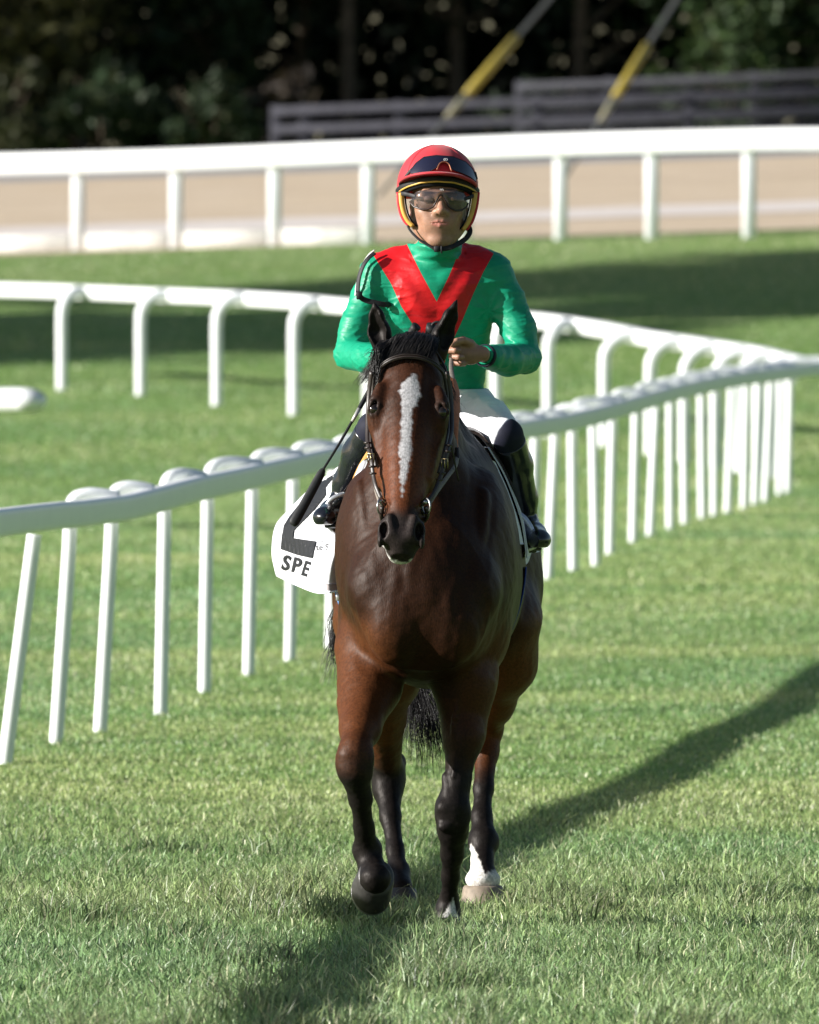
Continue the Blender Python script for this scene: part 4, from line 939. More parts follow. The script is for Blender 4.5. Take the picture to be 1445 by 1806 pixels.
sd1 = np.where(pys < 532, np.minimum(pxs - out, inn - pxs), np.minimum(pxs - out, out_r - pxs)); sd2 = np.where(pys < 532, np.minimum(pxs - inn_r, out_r - pxs), -9)
collar = (pys < 455) & (np.hypot(Vs[:, 0] - P(771, 440, .83)[0], Vs[:, 1] - .825) < .074)
m = np.where(collar, 0, np.clip(.5 + np.maximum(sd1, sd2) / 24, 0, 1))
green = np.array([.004, .275, .150]); redc = np.array([.58, .008, .012])
Cs = np.repeat(m[:, None], 3, 1)
M['silks'] = mat('satin_silks', green, .46, .35, attr=True, noise=(40, .08), bump=[(11, .22, .010, (1, 1, 2.2)), (34, .30, .0035, (1, .8, 2.4)), (900, .08, .0004)])
_nt = M['silks'].node_tree; _at = [n for n in _nt.nodes if n.bl_idname == 'ShaderNodeVertexColor'][0]; _to = [l.to_socket for l in _nt.links if l.from_node == _at]
_mr = _nt.nodes.new('ShaderNodeMapRange'); _mr.inputs[1].default_value = .49; _mr.inputs[2].default_value = .51; _nt.links.new(_at.outputs['Color'], _mr.inputs[0])
_mx = _nt.nodes.new('ShaderNodeMix'); _mx.data_type = 'RGBA'; _nt.links.new(_mr.outputs[0], _mx.inputs[0]); _mx.inputs[6].default_value = (*green, 1); _mx.inputs[7].default_value = (*redc, 1)
for t_ in _to: _nt.links.new(_mx.outputs[2], t_)
silks = obj('silks', Vs, Qs, M['silks'], person, colr=Cs); silks['label'] = 'green silks with a red V from the shoulders'
# --- white breeches
FB = Field(axis((-.22, .42, .004)), axis((.50, 1.3, .005)), axis((1.34, 1.62, .004)))
trunk(FB, .004); FB.chain([HIP_R, KN_R * .5 + HIP_R * .5, KN_R], [.088, .072, .051], .03); FB.chain([HIP_L, KN_L * .5 + HIP_L * .5, KN_L], [.088, .072, .051], .03)
FB.ell(P(771, 745, 1.08), (.15, .13, .09), .05)
for a, b in (((818, 716), (850, 722)), ((820, 728), (862, 745)), ((826, 745), (866, 768)), ((840, 700), (858, 712))): FB.cone(P(*a, .93), P(*b, .86), .005, .003, .012)
FB.plane(np.array([0, 0, 1.]), P(770, 686, .95), .003)
FB.plane((KN_R - HIP_R) * (1, .12, 1), P(886, 770, .66), .003, (.14, .5, 1.3), (.45, 1.0, 1.65)); FB.plane(KN_L - HIP_L, KN_L * 1.0, .003, (-.3, .5, 1.3), (-.03, 1.0, 1.65))
Vb, Qb = FB.mesh(); del FB; Vb = Vb + vnormals(Vb, Qb) * (.0030 * folds(Vb, 22, 41, (1, .8, 1.4)) + .0015 * folds(Vb, 48, 42))[:, None]
M['breeches'] = mat('white_breeches', (.74, .74, .78), .6, .3, noise=(30, .03), bump=[(14, .35, .008), (500, .1, .0004)])
obj('breeches', Vb, Qb, M['breeches'], person)
# --- boots
M['boot'] = mat('black_boot_leather', (.008, .009, .013), .24, .5, coat=.6, coat_rough=.15, noise=(40, .3), bump=[(18, .4, .008), (120, .15, .001)])
M['boot_top'] = mat('boot_shaft', (.010, .013, .015), .42, .5, noise=(60, .5), bump=[(22, .5, .008)]); M['knee'] = mat('navy_knee_cloth', (.008, .009, .022), .75, .3, noise=(60, .2), bump=(200, .2, .001))
for SH, FT, KN, HP, s_ in ((SH_R, FT_R, KN_R, HIP_R, 1), (SH_L, FT_L, KN_L, HIP_L, -1)):
    c = np.array(SH + FT); lo = c.min(0) - .09; hi = c.max(0) + .09; F = Field(axis((lo[0], hi[0], .0035)), axis((lo[1], hi[1], .004)), axis((lo[2], hi[2], .0035)))
    F.chain(SH, [.053, .052, .043, .034], .02); F.chain(FT, [.034, .038, .032], .02); F.cone(FT[0] + (0, .01, -.012), FT[0] + (0, -.01, -.012), .031, .031, .01)
    F.chain([SH[3], FT[1]], [.034, .034], .02); F.ell(FT[2] + (0, -.005, .0), (.031, .04, .023), .012)
    for t in (0, .35, .7): q = SH[3] * (1 - t * .5) + SH[2] * t * .5; F.cone(q + (-.03, -.03, .004), q + (.03, -.026, -.004), .005, .004, .010)
    zc = FT[1][2] - .026; F.plane((0, 0, -1.), (0, 0, zc - .006), .004)
    F.plane(SH[0] - SH[1], SH[0] * .72 + SH[1] * .28 + (0, 0, .012), .004, SH[0] - .11, SH[0] + .12)
    V_, Q_ = F.mesh(); del F
    bt = obj('boot', V_, Q_, M['boot'], person)
    mb = MB(); mb.box(FT[1] + (0, .02, -.037), (.026, .1, .006), bev=.004); mb.box(FT[0] + (0, .0, -.047), (.025, .028, .012), bev=.004); mb.build('boot_sole', M['boot'], bt)
    F = Field(axis((lo[0] - .03, hi[0] + .03, .004)), axis((lo[1] - .03, hi[1] + .1, .005)), axis((lo[2], hi[2] + .04, .004)))
    F.chain([KN * .80 + HP * .20, KN, SH[1] * .55 + KN * .45], [.050, .0475, .049], .02); F.plane((HP - KN) * (1, .12, 1), P(884, 770, .66) if s_ > 0 else KN * .95 + HP * .05, .004); F.plane(SH[1] - KN, KN * .6 + SH[1] * .4, .004)
    V_, Q_ = F.mesh(); del F; obj('knee_band', V_, Q_, M['knee'], person)
# --- helmet: shell, brim, gold lining, pads, straps
M['cap'] = mat('red_helmet_cover', (.50, .022, .035), .55, .35, sheen=.15, noise=(30, .05), bump=[(8, .3, .008), (700, .15, .0005)]); M['gold'] = mat('gold_trim', (.62, .36, .07), .42, .5, noise=(40, .1), bump=(300, .1, .0005))
M['black'] = mat('black_strap', (.012, .012, .014), .6, .35, noise=(80, .25), bump=(400, .2, .0005)); M['under'] = mat('helmet_lining', (.008, .008, .010), .8, .2, noise=(60, .3))
HC = P(772, 330, .765); hr = np.array([.1215, .138, .128]); tlt = math.radians(-5)
def hshell(th, ph, g=0, z_sh=0):
    """th 0 = front, ph 0 = crown"""
    x = math.sin(ph) * math.sin(th) * (hr[0] + g); y = -math.sin(ph) * math.cos(th) * (hr[1] + g); z = math.cos(ph) * (hr[2] + g)
    return HC + np.array([x, y, z])
def rim(th):   # polar angle at which the shell ends: high over the face, low at the sides and nape
    a = abs((th + math.pi) % (2 * math.pi) - math.pi); return np.interp(a, [0, .5, 1.0, 1.35, 1.6, 2.2, 3.15], [1.40, 1.43, 1.54, 1.70, 1.80, 1.85, 1.85])
def shell(name, m, g0, g1, par, th0=-math.pi, th1=math.pi, n=64, k=22, p0=0., rimf=rim):
    V = []; Q = []
    for g in (g0, g1):
        for i in range(k + 1):
            for j in range(n + 1):
                th = th0 + (th1 - th0) * j / n; V.append(hshell(th, p0 + (rimf(th) - p0) * i / k, g))
    W_ = (k + 1) * (n + 1); f = lambda s_, i, j: s_ * W_ + i * (n + 1) + j
    for i in range(k):
        for j in range(n): Q.append((f(0, i, j), f(0, i + 1, j), f(0, i + 1, j + 1), f(0, i, j + 1))); Q.append((f(1, i, j), f(1, i, j + 1), f(1, i + 1, j + 1), f(1, i + 1, j)))
    for j in range(n): Q.append((f(0, k, j), f(1, k, j), f(1, k, j + 1), f(0, k, j + 1)))
    return obj(name, V, Q, m, par)
helmet = shell('helmet', M['cap'], .0, -.012, person)
mb = MB()
for a in (-.9, .9, 2.3, -2.3): mb.tube([hshell(a, p, .0004) for p in np.linspace(.12, rim(a) - .02, 20)], .0011, 6)
mb.build('seam', M['cap'], helmet)
# brim
ths = np.linspace(-1.18, 1.18, 41); V = []; 
for g in (0, -.006):
    for r_ in np.linspace(0, 1, 7):
        for t in ths:
            base = hshell(t, 1.235 + .30 * (abs(t) / 1.18) ** 2 + .03 * t, .001); L_ = .050 * max(0, math.cos(t / 1.18 * math.pi / 2)) ** .6
            dz = .004 + .006 * r_ - .010 * r_ ** 3; o_ = np.array([math.sin(t) * .55, -math.cos(t) * 1.0, 0]) * L_ * r_
            V.append(base + o_ + np.array([0, 0, dz * r_ * 1.3 + g]))
n_ = len(ths); W_ = 7 * n_; Q = []
for i in range(6):
    for j in range(n_ - 1): a = i * n_ + j; Q += [(a, a + n_, a + n_ + 1, a + 1), (W_ + a, W_ + a + 1, W_ + a + n_ + 1, W_ + a + n_)]
for j in range(n_ - 1): a = 6 * n_ + j; Q.append((a, W_ + a, W_ + a + 1, a + 1))
obj('peak', V, Q, M['cap'], helmet)
mb = MB(); ed = np.array([V[6 * n_ + j] for j in range(n_)]); mb.tube(ed + (0, .001, -.001), .0035, 8); mb.build('peak_piping', M['cap'], helmet)
ths = np.linspace(-1.55, 1.55, 61)
low = lambda t: np.interp(abs(t), [0, .4, .8, 1.2, 1.55], [1.44, 1.465, 1.56, 1.68, 1.77])
mb = MB(); mb.strap([hshell(t, low(t) - .055, .001) for t in ths], .020, .006, [hshell(t, low(t), 1.) - HC for t in ths]); mb.build('peak_shade_band', M['black'], helmet)  # black strip standing in for the shaded underside of the peak
mb = MB(); mb.tube([hshell(t, low(t), .002) for t in ths], .0030, 8); mb.build('gold_edge', M['gold'], helmet)
mb = MB(); mb.strap([hshell(t, low(t) + .02, -.010) for t in ths], .020, .016, [hshell(t, low(t), 1.) - HC for t in ths]); mb.build('lining', M['under'], helmet)
for pts in ([(708, 340, .70), (709, 358, .695), (713, 376, .69), (720, 390, .685), (729, 399, .68)], [(838, 340, .70), (836, 358, .695), (832, 376, .69), (826, 392, .685), (817, 405, .68)]):
    q = spline([P(*p) for p in pts], 20); nrm = np.array([0, -1., 0]); mb = MB(); mb.strap(q, np.linspace(.017, .012, len(q)), .016, nrm); pad = mb.build('ear_pad', M['gold'], helmet)
    sg = 1 if pts[0][0] < 770 else -1; mb = MB(); mb.strap(q + np.array([sg * .0115, .004, 0]), .005, .02, nrm); mb.build('pad_edge', M['under'], helmet)
    mb = MB(); mb.strap(q + np.array([-sg * .010, .014, 0]), .010, .03, nrm); mb.build('cap_side', M['cap'], helmet)
cs = spline([P(718, 391, .69), P(722, 404, .675), P(738, 421, .66), P(757, 433, .652), P(768, 439, .648), P(782, 439, .648), P(800, 434, .652), P(820, 422, .672), P(829, 409, .69), P(828, 396, .70)], 50)
mb = MB(); mb.strap(cs, np.interp(np.arange(len(cs)), [0, 20, 26, 40, len(cs) - 1], [.006, .009, .015, .016, .010]), .004, (0, -1, .3)); mb.build('chin_strap', M['black'], helmet)
mb = MB(); mb.box(P(771, 439, .643), (.009, .005, .009), bev=.002); mb.box(P(779, 440, .641), (.0025, .004, .011), bev=.001); mb.build('buckle', M['black'], helmet)
# goggles
def lens_surf(cpx, cpy, cy, rad, a0, a1, top, bot, n=46, k=12, lean=0.0, zr=.9):
    """cylinder-ish lens; top/bot give pixel rows as functions of the pixel column"""
    V = []
    for i in range(k + 1):
        for j in range(n + 1):
            a = a0 + (a1 - a0) * j / n; x = P(cpx, cpy, cy)[0] + math.sin(a) * rad; y = cy - math.cos(a) * rad * zr
            px = 722.5 + x * FPX / (DIST + y); t = i / k; py = top(px) * (1 - t) + bot(px) * t
            z = CAMH - (py - 390) * (DIST + y) / FPX; V.append((x, y + lean * (z - P(cpx, cpy, cy)[2]) - .006 * math.sin(math.pi * t), z))
    Q = [(i * (n + 1) + j, (i + 1) * (n + 1) + j, (i + 1) * (n + 1) + j + 1, i * (n + 1) + j + 1) for i in range(k) for j in range(n)]
    return np.array(V), Q, n, k
def glass(name, tint, alpha, rough=.04):
    m = bpy.data.materials.new(name); m.use_nodes = True; nt = m.node_tree; b = nt.nodes['Principled BSDF']; b.inputs['Base Color'].default_value = (*tint, 1); b.inputs['Roughness'].default_value = rough
    b.inputs['Coat Weight'].default_value = 1; b.inputs['Coat Roughness'].default_value = .03; n = nt.nodes.new('ShaderNodeTexNoise'); n.inputs['Scale'].default_value = 60
    r = nt.nodes.new('ShaderNodeMapRange'); r.inputs[3].default_value = alpha; r.inputs[4].default_value = alpha * 1.25; nt.links.new(n.outputs[0], r.inputs[0]); nt.links.new(r.outputs[0], b.inputs['Alpha']); return m
it = lambda xs_, ys_: (lambda px: float(np.interp(px, xs_, ys_)))
topA = it([722, 735, 760, 778, 800, 818, 826], [352, 338.5, 333.5, 332.5, 334, 340, 352]); botA = it([722, 730, 742, 754, 764, 770, 774, 778, 782, 786, 792, 803, 814, 823, 827], [354, 364, 368.5, 369, 365, 355, 346, 343, 346, 355, 365, 371, 371, 365, 355])
Vg, Qg, n_, k_ = lens_surf(774.5, 352, .712, .0955, -1.13, 1.13, topA, botA, zr=.90)
gog = empty('goggles', (0, 0, 0)); gog.parent = person; gog.location = Vector(P(774, 352, .64)) - person.location
obj('lens', Vg, Qg, glass('clear_lens', (.06, .05, .055), .48), gog)
M['rim'] = mat('goggle_rim', (.035, .016, .012), .35, .5, noise=(60, .2))
mb = MB(); r0 = [Vg[j] for j in range(n_ + 1)]; r1 = [Vg[k_ * (n_ + 1) + j] for j in range(n_ + 1)]
mb.tube(np.array(r1), .0030, 8); mb.tube(np.array(r0), .0012, 6); mb.build('rim', M['rim'], gog)
mb = MB(); mb.strap(spline([P(701, 341, .72), P(712, 341.5, .68), P(724, 344, .665), P(734, 347, .650)], 14), .0115, .003, (-.5, -1, 0)); mb.build('strap', M['black'], gog)
mb = MB(); mb.strap(spline([P(843, 341, .72), P(835, 345, .69), P(826, 349, .668), P(819, 351, .655)], 14), .0105, .003, (.5, -1, 0)); mb.build('strap', M['black'], gog)
topB = it([724, 734, 748, 770, 800, 822, 834, 842], [300, 287, 276.5, 273.5, 276, 285, 297, 318]); botB = it([724, 745, 762, 769, 776, 783, 790, 797, 803, 815, 830, 842], [306, 305.5, 300, 296, 287, 286, 288, 298, 301, 305, 312, 322])
Vg, Qg, n_, k_ = lens_surf(781, 292, .735, .116, -.98, 1.03, topB, botB, lean=.42, zr=.95)
dist = lambda v: v
gg2 = empty('raised_goggles', (0, 0, 0)); gg2.parent = person; gg2.location = Vector(P(781, 290, .62)) - person.location; gg2['label'] = 'dark tinted goggles pushed up on the helmet'
# seat the raised lens just proud of the shell
def proud(V_, g):
    V_ = np.array(V_, float); q = (V_ - HC) / hr; r = np.linalg.norm(q, axis=1, keepdims=True); return HC + q / r * (hr + g)
def seat(V_, g):
    V_ = np.array(V_, float)
    for i, v in enumerate(V_):
        qx, qz = (v[0] - HC[0]) / (hr[0] + g), (v[2] - HC[2]) / (hr[2] + g); s_ = 1 - qx * qx - qz * qz; V_[i, 1] = HC[1] - (hr[1] + g) * math.sqrt(max(s_, .02))
    return V_
Vg2 = seat(Vg, .009)
obj('lens', Vg2, Qg, glass('dark_lens', (.012, .012, .03), .93, .12), gg2)
mb = MB(); r0 = [Vg2[j] for j in range(n_ + 1)]; r1 = [Vg2[k_ * (n_ + 1) + j] for j in range(n_ + 1)]; mb.tube(np.array(r0), .0012, 6); mb.tube(np.array(r1), .0012, 6); mb.build('rim', M['black'], gg2)
M['copper'] = mat('copper_nose_bridge', (.42, .16, .09), .35, .5, metal=.5); mb = MB()
mb.tube(seat(spline([P(771, 299, .6), P(776, 288, .6), P(784, 285, .6), P(792, 289, .6), P(797, 302, .6)], 24), .012), .0018, 8); mb.build('nose_bridge', M['copper'], gg2)
mb = MB(); mb.strap(seat(spline([P(735, 291, .6), P(722, 303, .6), P(711, 318, .6), P(706, 328, .6)], 20), .003), .009, .003, (-.7, -1, 0)); mb.build('strap', M['black'], gg2)
mb = MB(); mb.strap(seat(spline([P(838, 303, .6), P(841, 316, .6)], 8), .003), .010, .003, (.7, -1, 0)); mb.build('strap', M['black'], gg2)
M['mark'] = mat('white_print', (.7, .7, .7), .5)
def mark(par, px, py, yb, s_, g=None):
    mb = MB()
    for dx in (-1.6, 1.6):
        a = [P(px + dx * s_ + math.cos(t) * 1.4 * s_, py + math.sin(t) * 1.9 * s_, yb) for t in np.linspace(0, 6.28, 13)]
        a = seat(a, g) if g is not None else np.array(a); mb.tube(a, .0006 * s_, 5, cap=False)
    mb.build('printed_mark', M['mark'], par)
mark(gg2, 786.5, 281, .6, 1.05, .0105); mark(gog, 779.5, 334.8, .6225, .95)
# --- armband with number holder, wrist band
band = spline([P(657, 443, .82), P(645, 452, .795), P(634, 474, .785), P(629, 500, .78), P(628, 522, .778)], 30)
band = spline([P(661, 446, .80), P(650, 455, .79), P(640, 470, .785), P(633, 492, .782), P(631, 516, .78)], 30)
mb = MB(); mb.strap(band, .015, .004, (-.8, -1, .3)); b2 = spline([P(631, 516, .78), P(640, 527, .775), P(658, 533, .774), P(678, 537, .78), P(690, 536, .80)], 24); mb.strap(b2, .016, .004, (-.1, -1, .2)); mb.box(P(634, 521, .772), (.009, .006, .012), bev=.002)
mb.build('armband', M['black'], person)
mb = MB(); q = spline([P(661, 441, .815), P(650, 451, .805), P(637, 473, .80), P(630, 500, .80), P(627, 522, .80)], 24); mb.strap(q, np.interp(np.arange(len(q)), [0, 4, 12, 20, len(q) - 1], [.004, .006, .008, .007, .004]), .004, (-.8, -1, .3)); mb.build('number_holder', mat('white_plastic', (.75, .75, .72), .45), person)
mb = MB(); t_ = .52; c = ARM_R[5] * (1 - t_) + ARM_R[6] * t_; ax = (ARM_R[6] - ARM_R[5]); ax /= np.linalg.norm(ax); e1 = np.cross(ax, HZ); e1 /= np.linalg.norm(e1); e2 = np.cross(ax, e1); r_ = RAD_R[5] * (1 - t_) + RAD_R[6] * t_ + .0015
mb.strap([c + (e1 * math.cos(a) + e2 * math.sin(a)) * r_ for a in np.linspace(0, 2 * math.pi, 33)], .017, .004, [e1 * math.cos(a) + e2 * math.sin(a) for a in np.linspace(0, 2 * math.pi, 33)]); mb.build('wrist_band', M['knee'], person)

# ------------------------------------------------------------------ tack
M['leather'] = mat('dark_bridle_leather', (.022, .014, .011), .42, .5, noise=(70, .3), bump=(250, .3, .0008)); M['tan'] = mat('tan_rubber_rein', (.50, .17, .07), .62, .35, noise=(60, .2), bump=(300, .4, .0008))
M['rein_web'] = mat('grey_rein_web', (.22, .19, .16), .75, .3, noise=(100, .2), bump=(400, .3, .0008)); M['steel'] = mat('bit_steel', (.40, .40, .40), .35, .5, metal=1, noise=(60, .1)); M['brass'] = mat('brass_buckle', (.45, .36, .2), .35, .5, metal=1)
bridle = empty('bridle', tuple(Hd(.2, 0, 0))); tag(bridle, 'dark leather racing bridle with browband, buckled cheekpieces and steel bit rings on the horse head', 'bridle')
# browband, laid round the forehead
def onface(u, vs, lift=.004): 
    out = []
    for v in vs:
        a = .098; w_ = -.045 + .101 * (max(0, 1 - (abs(v) / .104) ** 2.2)) ** (1 / 2.2); out.append(Hd(u + .018 * (v / .1) ** 2, v, w_ + lift))
    return np.array(out)
vs = np.linspace(-.102, .102, 31); q = onface(.070, vs, .012); mb = MB(); mb.strap(q, .0155, .005, [p - Hd(.07, 0, -.06) for p in q]); mb.tube(q + hw * .004 + hu * -.004, .0022, 6); mb.tube(q + hw * .004 + hu * .004, .0022, 6); mb.build('browband', M['leather'], bridle)
# headpiece over the poll
mb = MB(); q = spline([Hd(.09, -.108, -.04), Hd(.03, -.096, -.04), Hd(-.02, -.055, -.01), Hd(-.035, 0, .012), Hd(-.02, .055, -.01), Hd(.03, .096, -.04), Hd(.09, .108, -.04)], 40); mb.strap(q, .02, .005, [p - Hd(.05, 0, -.06) for p in q]); mb.build('headpiece', M['leather'], bridle)
chL = [P(655, 655, -.45), P(651, 690, -.44), P(649, 722, -.45), P(648, 760, -.49), P(649, 785, -.53), P(655, 812, -.58), P(658, 836, -.60), P(663, 858, -.63), P(672, 880, -.65)]
chR = [P(789, 655, -.45), P(795, 690, -.44), P(797, 722, -.45), P(797, 760, -.49), P(791, 790, -.56), P(783, 822, -.58), P(775, 848, -.60), P(764, 872, -.63), P(753, 886, -.65)]
for ch, s_ in ((chL, -1), (chR, 1)):
    q = spline(ch, 50); mb = MB(); mb.strap(q, .0125, .005, (s_ * .6, -1, .2)); q2 = q[:34] + np.array([-s_ * .010, .02, 0]); mb.strap(q2, .009, .004, (s_ * .6, -1, .2)); cp = mb.build('cheekpiece', M['leather'], bridle)
    for f in (.50, .72):
        i = int(f * (len(q) - 1)); t = q[i + 1] - q[i]; t /= np.linalg.norm(t); mb = MB()
        for dd in (-.010, .012): c = q[i] + t * dd; mb.strap([c + np.array([-.010, 0, 0]), c + (0, -.0055, 0), c + np.array([.010, 0, 0])], .006, .0035, (0, -1, 0))
        mb.build('keeper', M['leather'], cp)
    i = int(.62 * (len(q) - 1)); c = q[i] + (0, -.006, 0); mb = MB(); mb.tube([c + (-.009, 0, .013), c + (.009, 0, .013), c + (.009, 0, -.013), c + (-.009, 0, -.013), c + (-.009, 0, .013)], .0017, 6); mb.tube([c + (0, -.001, .013), c + (0, -.002, -.013)], .0014, 6); mb.build('buckle', M['brass'], cp)
    rc = P(673, 893, -.655) if s_ < 0 else P(752, 893, -.655); mb = MB(); ex = np.array([s_ * .42, -.75, 0]); ex /= np.linalg.norm(ex)
    mb.tube([rc + (ex * math.cos(a) + HZ * math.sin(a)) * .023 for a in np.linspace(0, 2 * math.pi, 33)], 0.0028, 8, cap=False); mb.build('bit_ring', M['steel'], bridle)
mb = MB(); mb.tube(spline([P(669, 882, -.66), P(682, 893, -.64), P(710, 899, -.60), P(738, 893, -.64), P(752, 884, -.66)], 20), .0062, 10); mb.build('bit', M['steel'], bridle)
for s_ in (-1, 1):      # rubber bit guards and rein ends, below the rings
    mb = MB(); a = P(675, 900, -.66) if s_ < 0 else P(751, 900, -.66); b = P(681, 925, -.62) if s_ < 0 else P(747, 920, -.62); mb.tube(spline([a + (0, 0, .01), (a + b) / 2 + (s_ * .008, -.004, 0), b], 10), .0065, 8); mb.tube(spline([a + (-.012 * s_, .01, 0), b + (s_ * .004, .01, .012)], 6), .005, 8)
    mb.build('rein_billet', M['leather'], bridle)
# noseband-less throat latch
mb = MB(); q = spline([Hd(.09, -.106, -.05), Hd(.13, -.116, -.12), Hd(.17, -.09, -.215), Hd(.18, 0, -.25), Hd(.17, .09, -.215), Hd(.13, .116, -.12), Hd(.09, .106, -.05)], 48); mb.strap(q, .011, .004, [p - Hd(.13, 0, -.1) for p in q]); mb.build('throat_latch', M['leather'], bridle)
# reins
reins = empty('reins', tuple(P(800, 700, -.1))); tag(reins, 'tan and grey reins running from the bit up to the jockey hands', 'reins')
ra = spline([P(797, 628, .40), P(796, 648, .33), P(800, 678, .18)], 12); mb = MB(); mb.strap(ra, np.linspace(.011, .015, len(ra)), .003, (.1, -1, .1)); mb.build('rein_web', M['rein_web'], reins)
ra = spline([P(799, 668, .22), P(804, 690, .10), P(805, 715, -.02), P(804, 745, -.12), P(805, 780, -.2), P(807, 806, -.27)], 30); mb = MB(); wd = np.interp(np.arange(len(ra)), [0, 6, 15, 22, len(ra) - 1], [.020, .026, .024, .012, .006]); mb.strap(ra, wd, .004, (.25, -1, .1)); mb.build('rubber_grip', M['tan'], reins)
ra = spline([P(807, 806, -.27), P(803, 822, -.36), P(790, 840, -.47), P(772, 865, -.58), P(757, 888, -.64)], 24); mb = MB(); mb.strap(ra, .0125, .0035, (.4, -1, .5)); mb.build('rein_web', M['rein_web'], reins)
mb = MB(); mb.strap(spline([P(798, 700, -.40), P(793, 770, -.44), P(799, 800, -.42), P(809, 848, -.38)], 20), .0045, .003, (.2, -1, 0)); mb.strap(spline([P(806, 790, -.26), P(807, 800, -.27), P(808, 812, -.28)], 6), .011, .006, (.2, -1, 0)); mb.build('rein_tip', M['leather'], reins)
ra = spline([P(728, 628, .42), P(700, 700, .1), P(664, 780, -.2), P(662, 850, -.5), P(671, 888, -.64)], 30); mb = MB(); mb.strap(ra, .013, .0035, (-.4, -1, .3)); mb.build('rein_web', M['rein_web'], reins)
# spare rein ends with rubber stops standing up between the fists
for a, b, c0, r in (((721, 592), (735, 575), (724, 618), .0135), ((755, 594), (763, 575), (752, 618), .0165)):
    mb = MB(); A, B, C0 = P(*a, .40), P(*b, .38), P(*c0, .44); mb.tube(spline([C0, (C0 + A) / 2 + (.002, 0, 0), A], 8), .006, 8); mb.build('rein_end', M['black'], reins)
    mb = MB(); q = np.array([A - (B - A) * .3, A, A * .6 + B * .4, A * .3 + B * .7, B]); mb.tube(q, np.array([r * .5, r * .78, r * .8, r, r * 1.12]), 16); mb.build('rein_stop', M['black'], reins)
mb = MB(); c = P(771, 577, .39); mb.tube([c + np.array([math.cos(a) * .016, -.004, math.sin(a) * .015]) for a in np.linspace(-.6, 4.2, 20)], .0045, 8); mb.build('rein_loop', M['black'], reins)

# whip, held in the right hand
whip = empty('riding_whip', tuple(P(600, 780, .4))); tag(whip, 'black riding whip held in the right hand, pointing down past the saddlecloth', 'whip')
g0, g1, g2, g3, g4 = P(676, 648, .40), P(653, 687, .37), P(630, 728, .33), P(569, 830, .24), P(516, 926, .18)
mb = MB(); q = spline([g0, g1, P(632, 724, .335)], 20); mb.tube(q, np.interp(np.arange(len(q)), [0, len(q) * .6, len(q) - 1], [.0082, .0080, .0066]), 12); mb.build('grip', M['black'], whip)
mb = MB(); mb.tube([P(634, 721, .336), P(621, 744, .32)], [.0066, .005], 12); mb.build('collar', mat('silver_collar', (.45, .44, .42), .4, .5, metal=.3), whip)
mb = MB(); q = spline([P(624, 738, .325), P(600, 780, .29), g3], 20); mb.tube(q, np.linspace(.0045, .0036, len(q)), 10); mb.build('shaft', M['black'], whip)
mb = MB(); q = spline([P(571, 826, .243), P(567, 834, .24), P(558, 851, .23), P(535, 893, .20), g4], 28); t_ = np.linspace(0, 1, len(q)); rr = np.interp(t_, [0, .12, .3, .9, .97, 1], [.004, .009, .0125, .0155, .015, .010]); mb.tube(q, np.stack([rr, rr * .55], 1), 14, flat=(.2, -1, .3)); mb.build('flap', mat('rubber_flap', (.022, .023, .024), .6, .4, noise=(50, .25), bump=(200, .2, .001)), whip)

# saddlecloth: two flaps over the barrel; the left one of the photo flares out to the side
M['cloth'] = mat('white_saddlecloth', (.64, .64, .67), .6, .3, noise=(25, .03), bump=[(9, .6, .02), (400, .12, .0005)]); M['ink'] = mat('black_print', (.010, .010, .012), .55, .4, noise=(40, .2)); M['hem'] = mat('grey_hem', (.48, .43, .44), .7, noise=(60, .1), bump=(300, .2, .0006))
cloth = empty('saddlecloth', (.075, .95, 1.47)); tag(cloth, 'white racing saddlecloth with a big black number and SPE lettering, flapping out on one side', 'saddlecloth')
def grid_surf(rows, n=8, m_=8):
    rows = [np.array(r, float) for r in rows]; R_ = np.array([spline(r, len(r) * n) for r in rows]); C_ = np.array([spline(R_[:, j], len(rows) * m_) for j in range(R_.shape[1])]).transpose(1, 0, 2); return C_
def thick(name, S, t, m, par):
    ny, nx = S.shape[:2]; du = np.gradient(S, axis=1); dv = np.gradient(S, axis=0); N = np.cross(du, dv); N /= np.linalg.norm(N, axis=2, keepdims=True) + 1e-9
    V = np.concatenate([S.reshape(-1, 3), (S + N * t).reshape(-1, 3)]); W_ = ny * nx; Q = []
    for i in range(ny - 1):
        for j in range(nx - 1): a = i * nx + j; Q += [(a, a + nx, a + nx + 1, a + 1), (W_ + a, W_ + a + 1, W_ + a + nx + 1, W_ + a + nx)]
    e = [(i * nx, (i + 1) * nx) for i in range(ny - 1)] + [((i + 1) * nx + nx - 1, i * nx + nx - 1) for i in range(ny - 1)] + [(j + 1, j) for j in range(nx - 1)] + [((ny - 1) * nx + j, (ny - 1) * nx + j + 1) for j in range(nx - 1)]
    Q += [(a, b, b + W_, a + W_) for a, b in e]; return obj(name, V, Q, m, par)
# rows run from the body (front edge) outward/back; first row = top
rowsL = [[P(668, 785, .92), P(652, 792, .95), P(632, 800, 1.0), P(612, 812, 1.15), P(592, 826, 1.34)],
         [P(640, 822, .92), P(624, 832, .95), P(596, 838, 1.0), P(572, 850, 1.15), P(548, 860, 1.34)],
         [P(622, 880, .90), P(608, 894, .93), P(576, 892, .98), P(548, 888, 1.1), P(513, 895, 1.32)],
         [P(612, 934, .80), P(592, 946, .86), P(560, 944, .94), P(524, 936, 1.08), P(486, 926, 1.28)],
         [P(606, 985, .62), P(585, 992, .70), P(555, 992, .86), P(518, 984, 1.06), P(479, 972, 1.26)],
         [P(604, 1022, .52), P(583, 1030, .60), P(556, 1034, .80), P(518, 1020, 1.04), P(484, 1004, 1.24)],
         [P(602, 1040, .50), P(578, 1046, .58), P(556, 1046, .80), P(520, 1032, 1.04), P(487, 1016, 1.24)]]
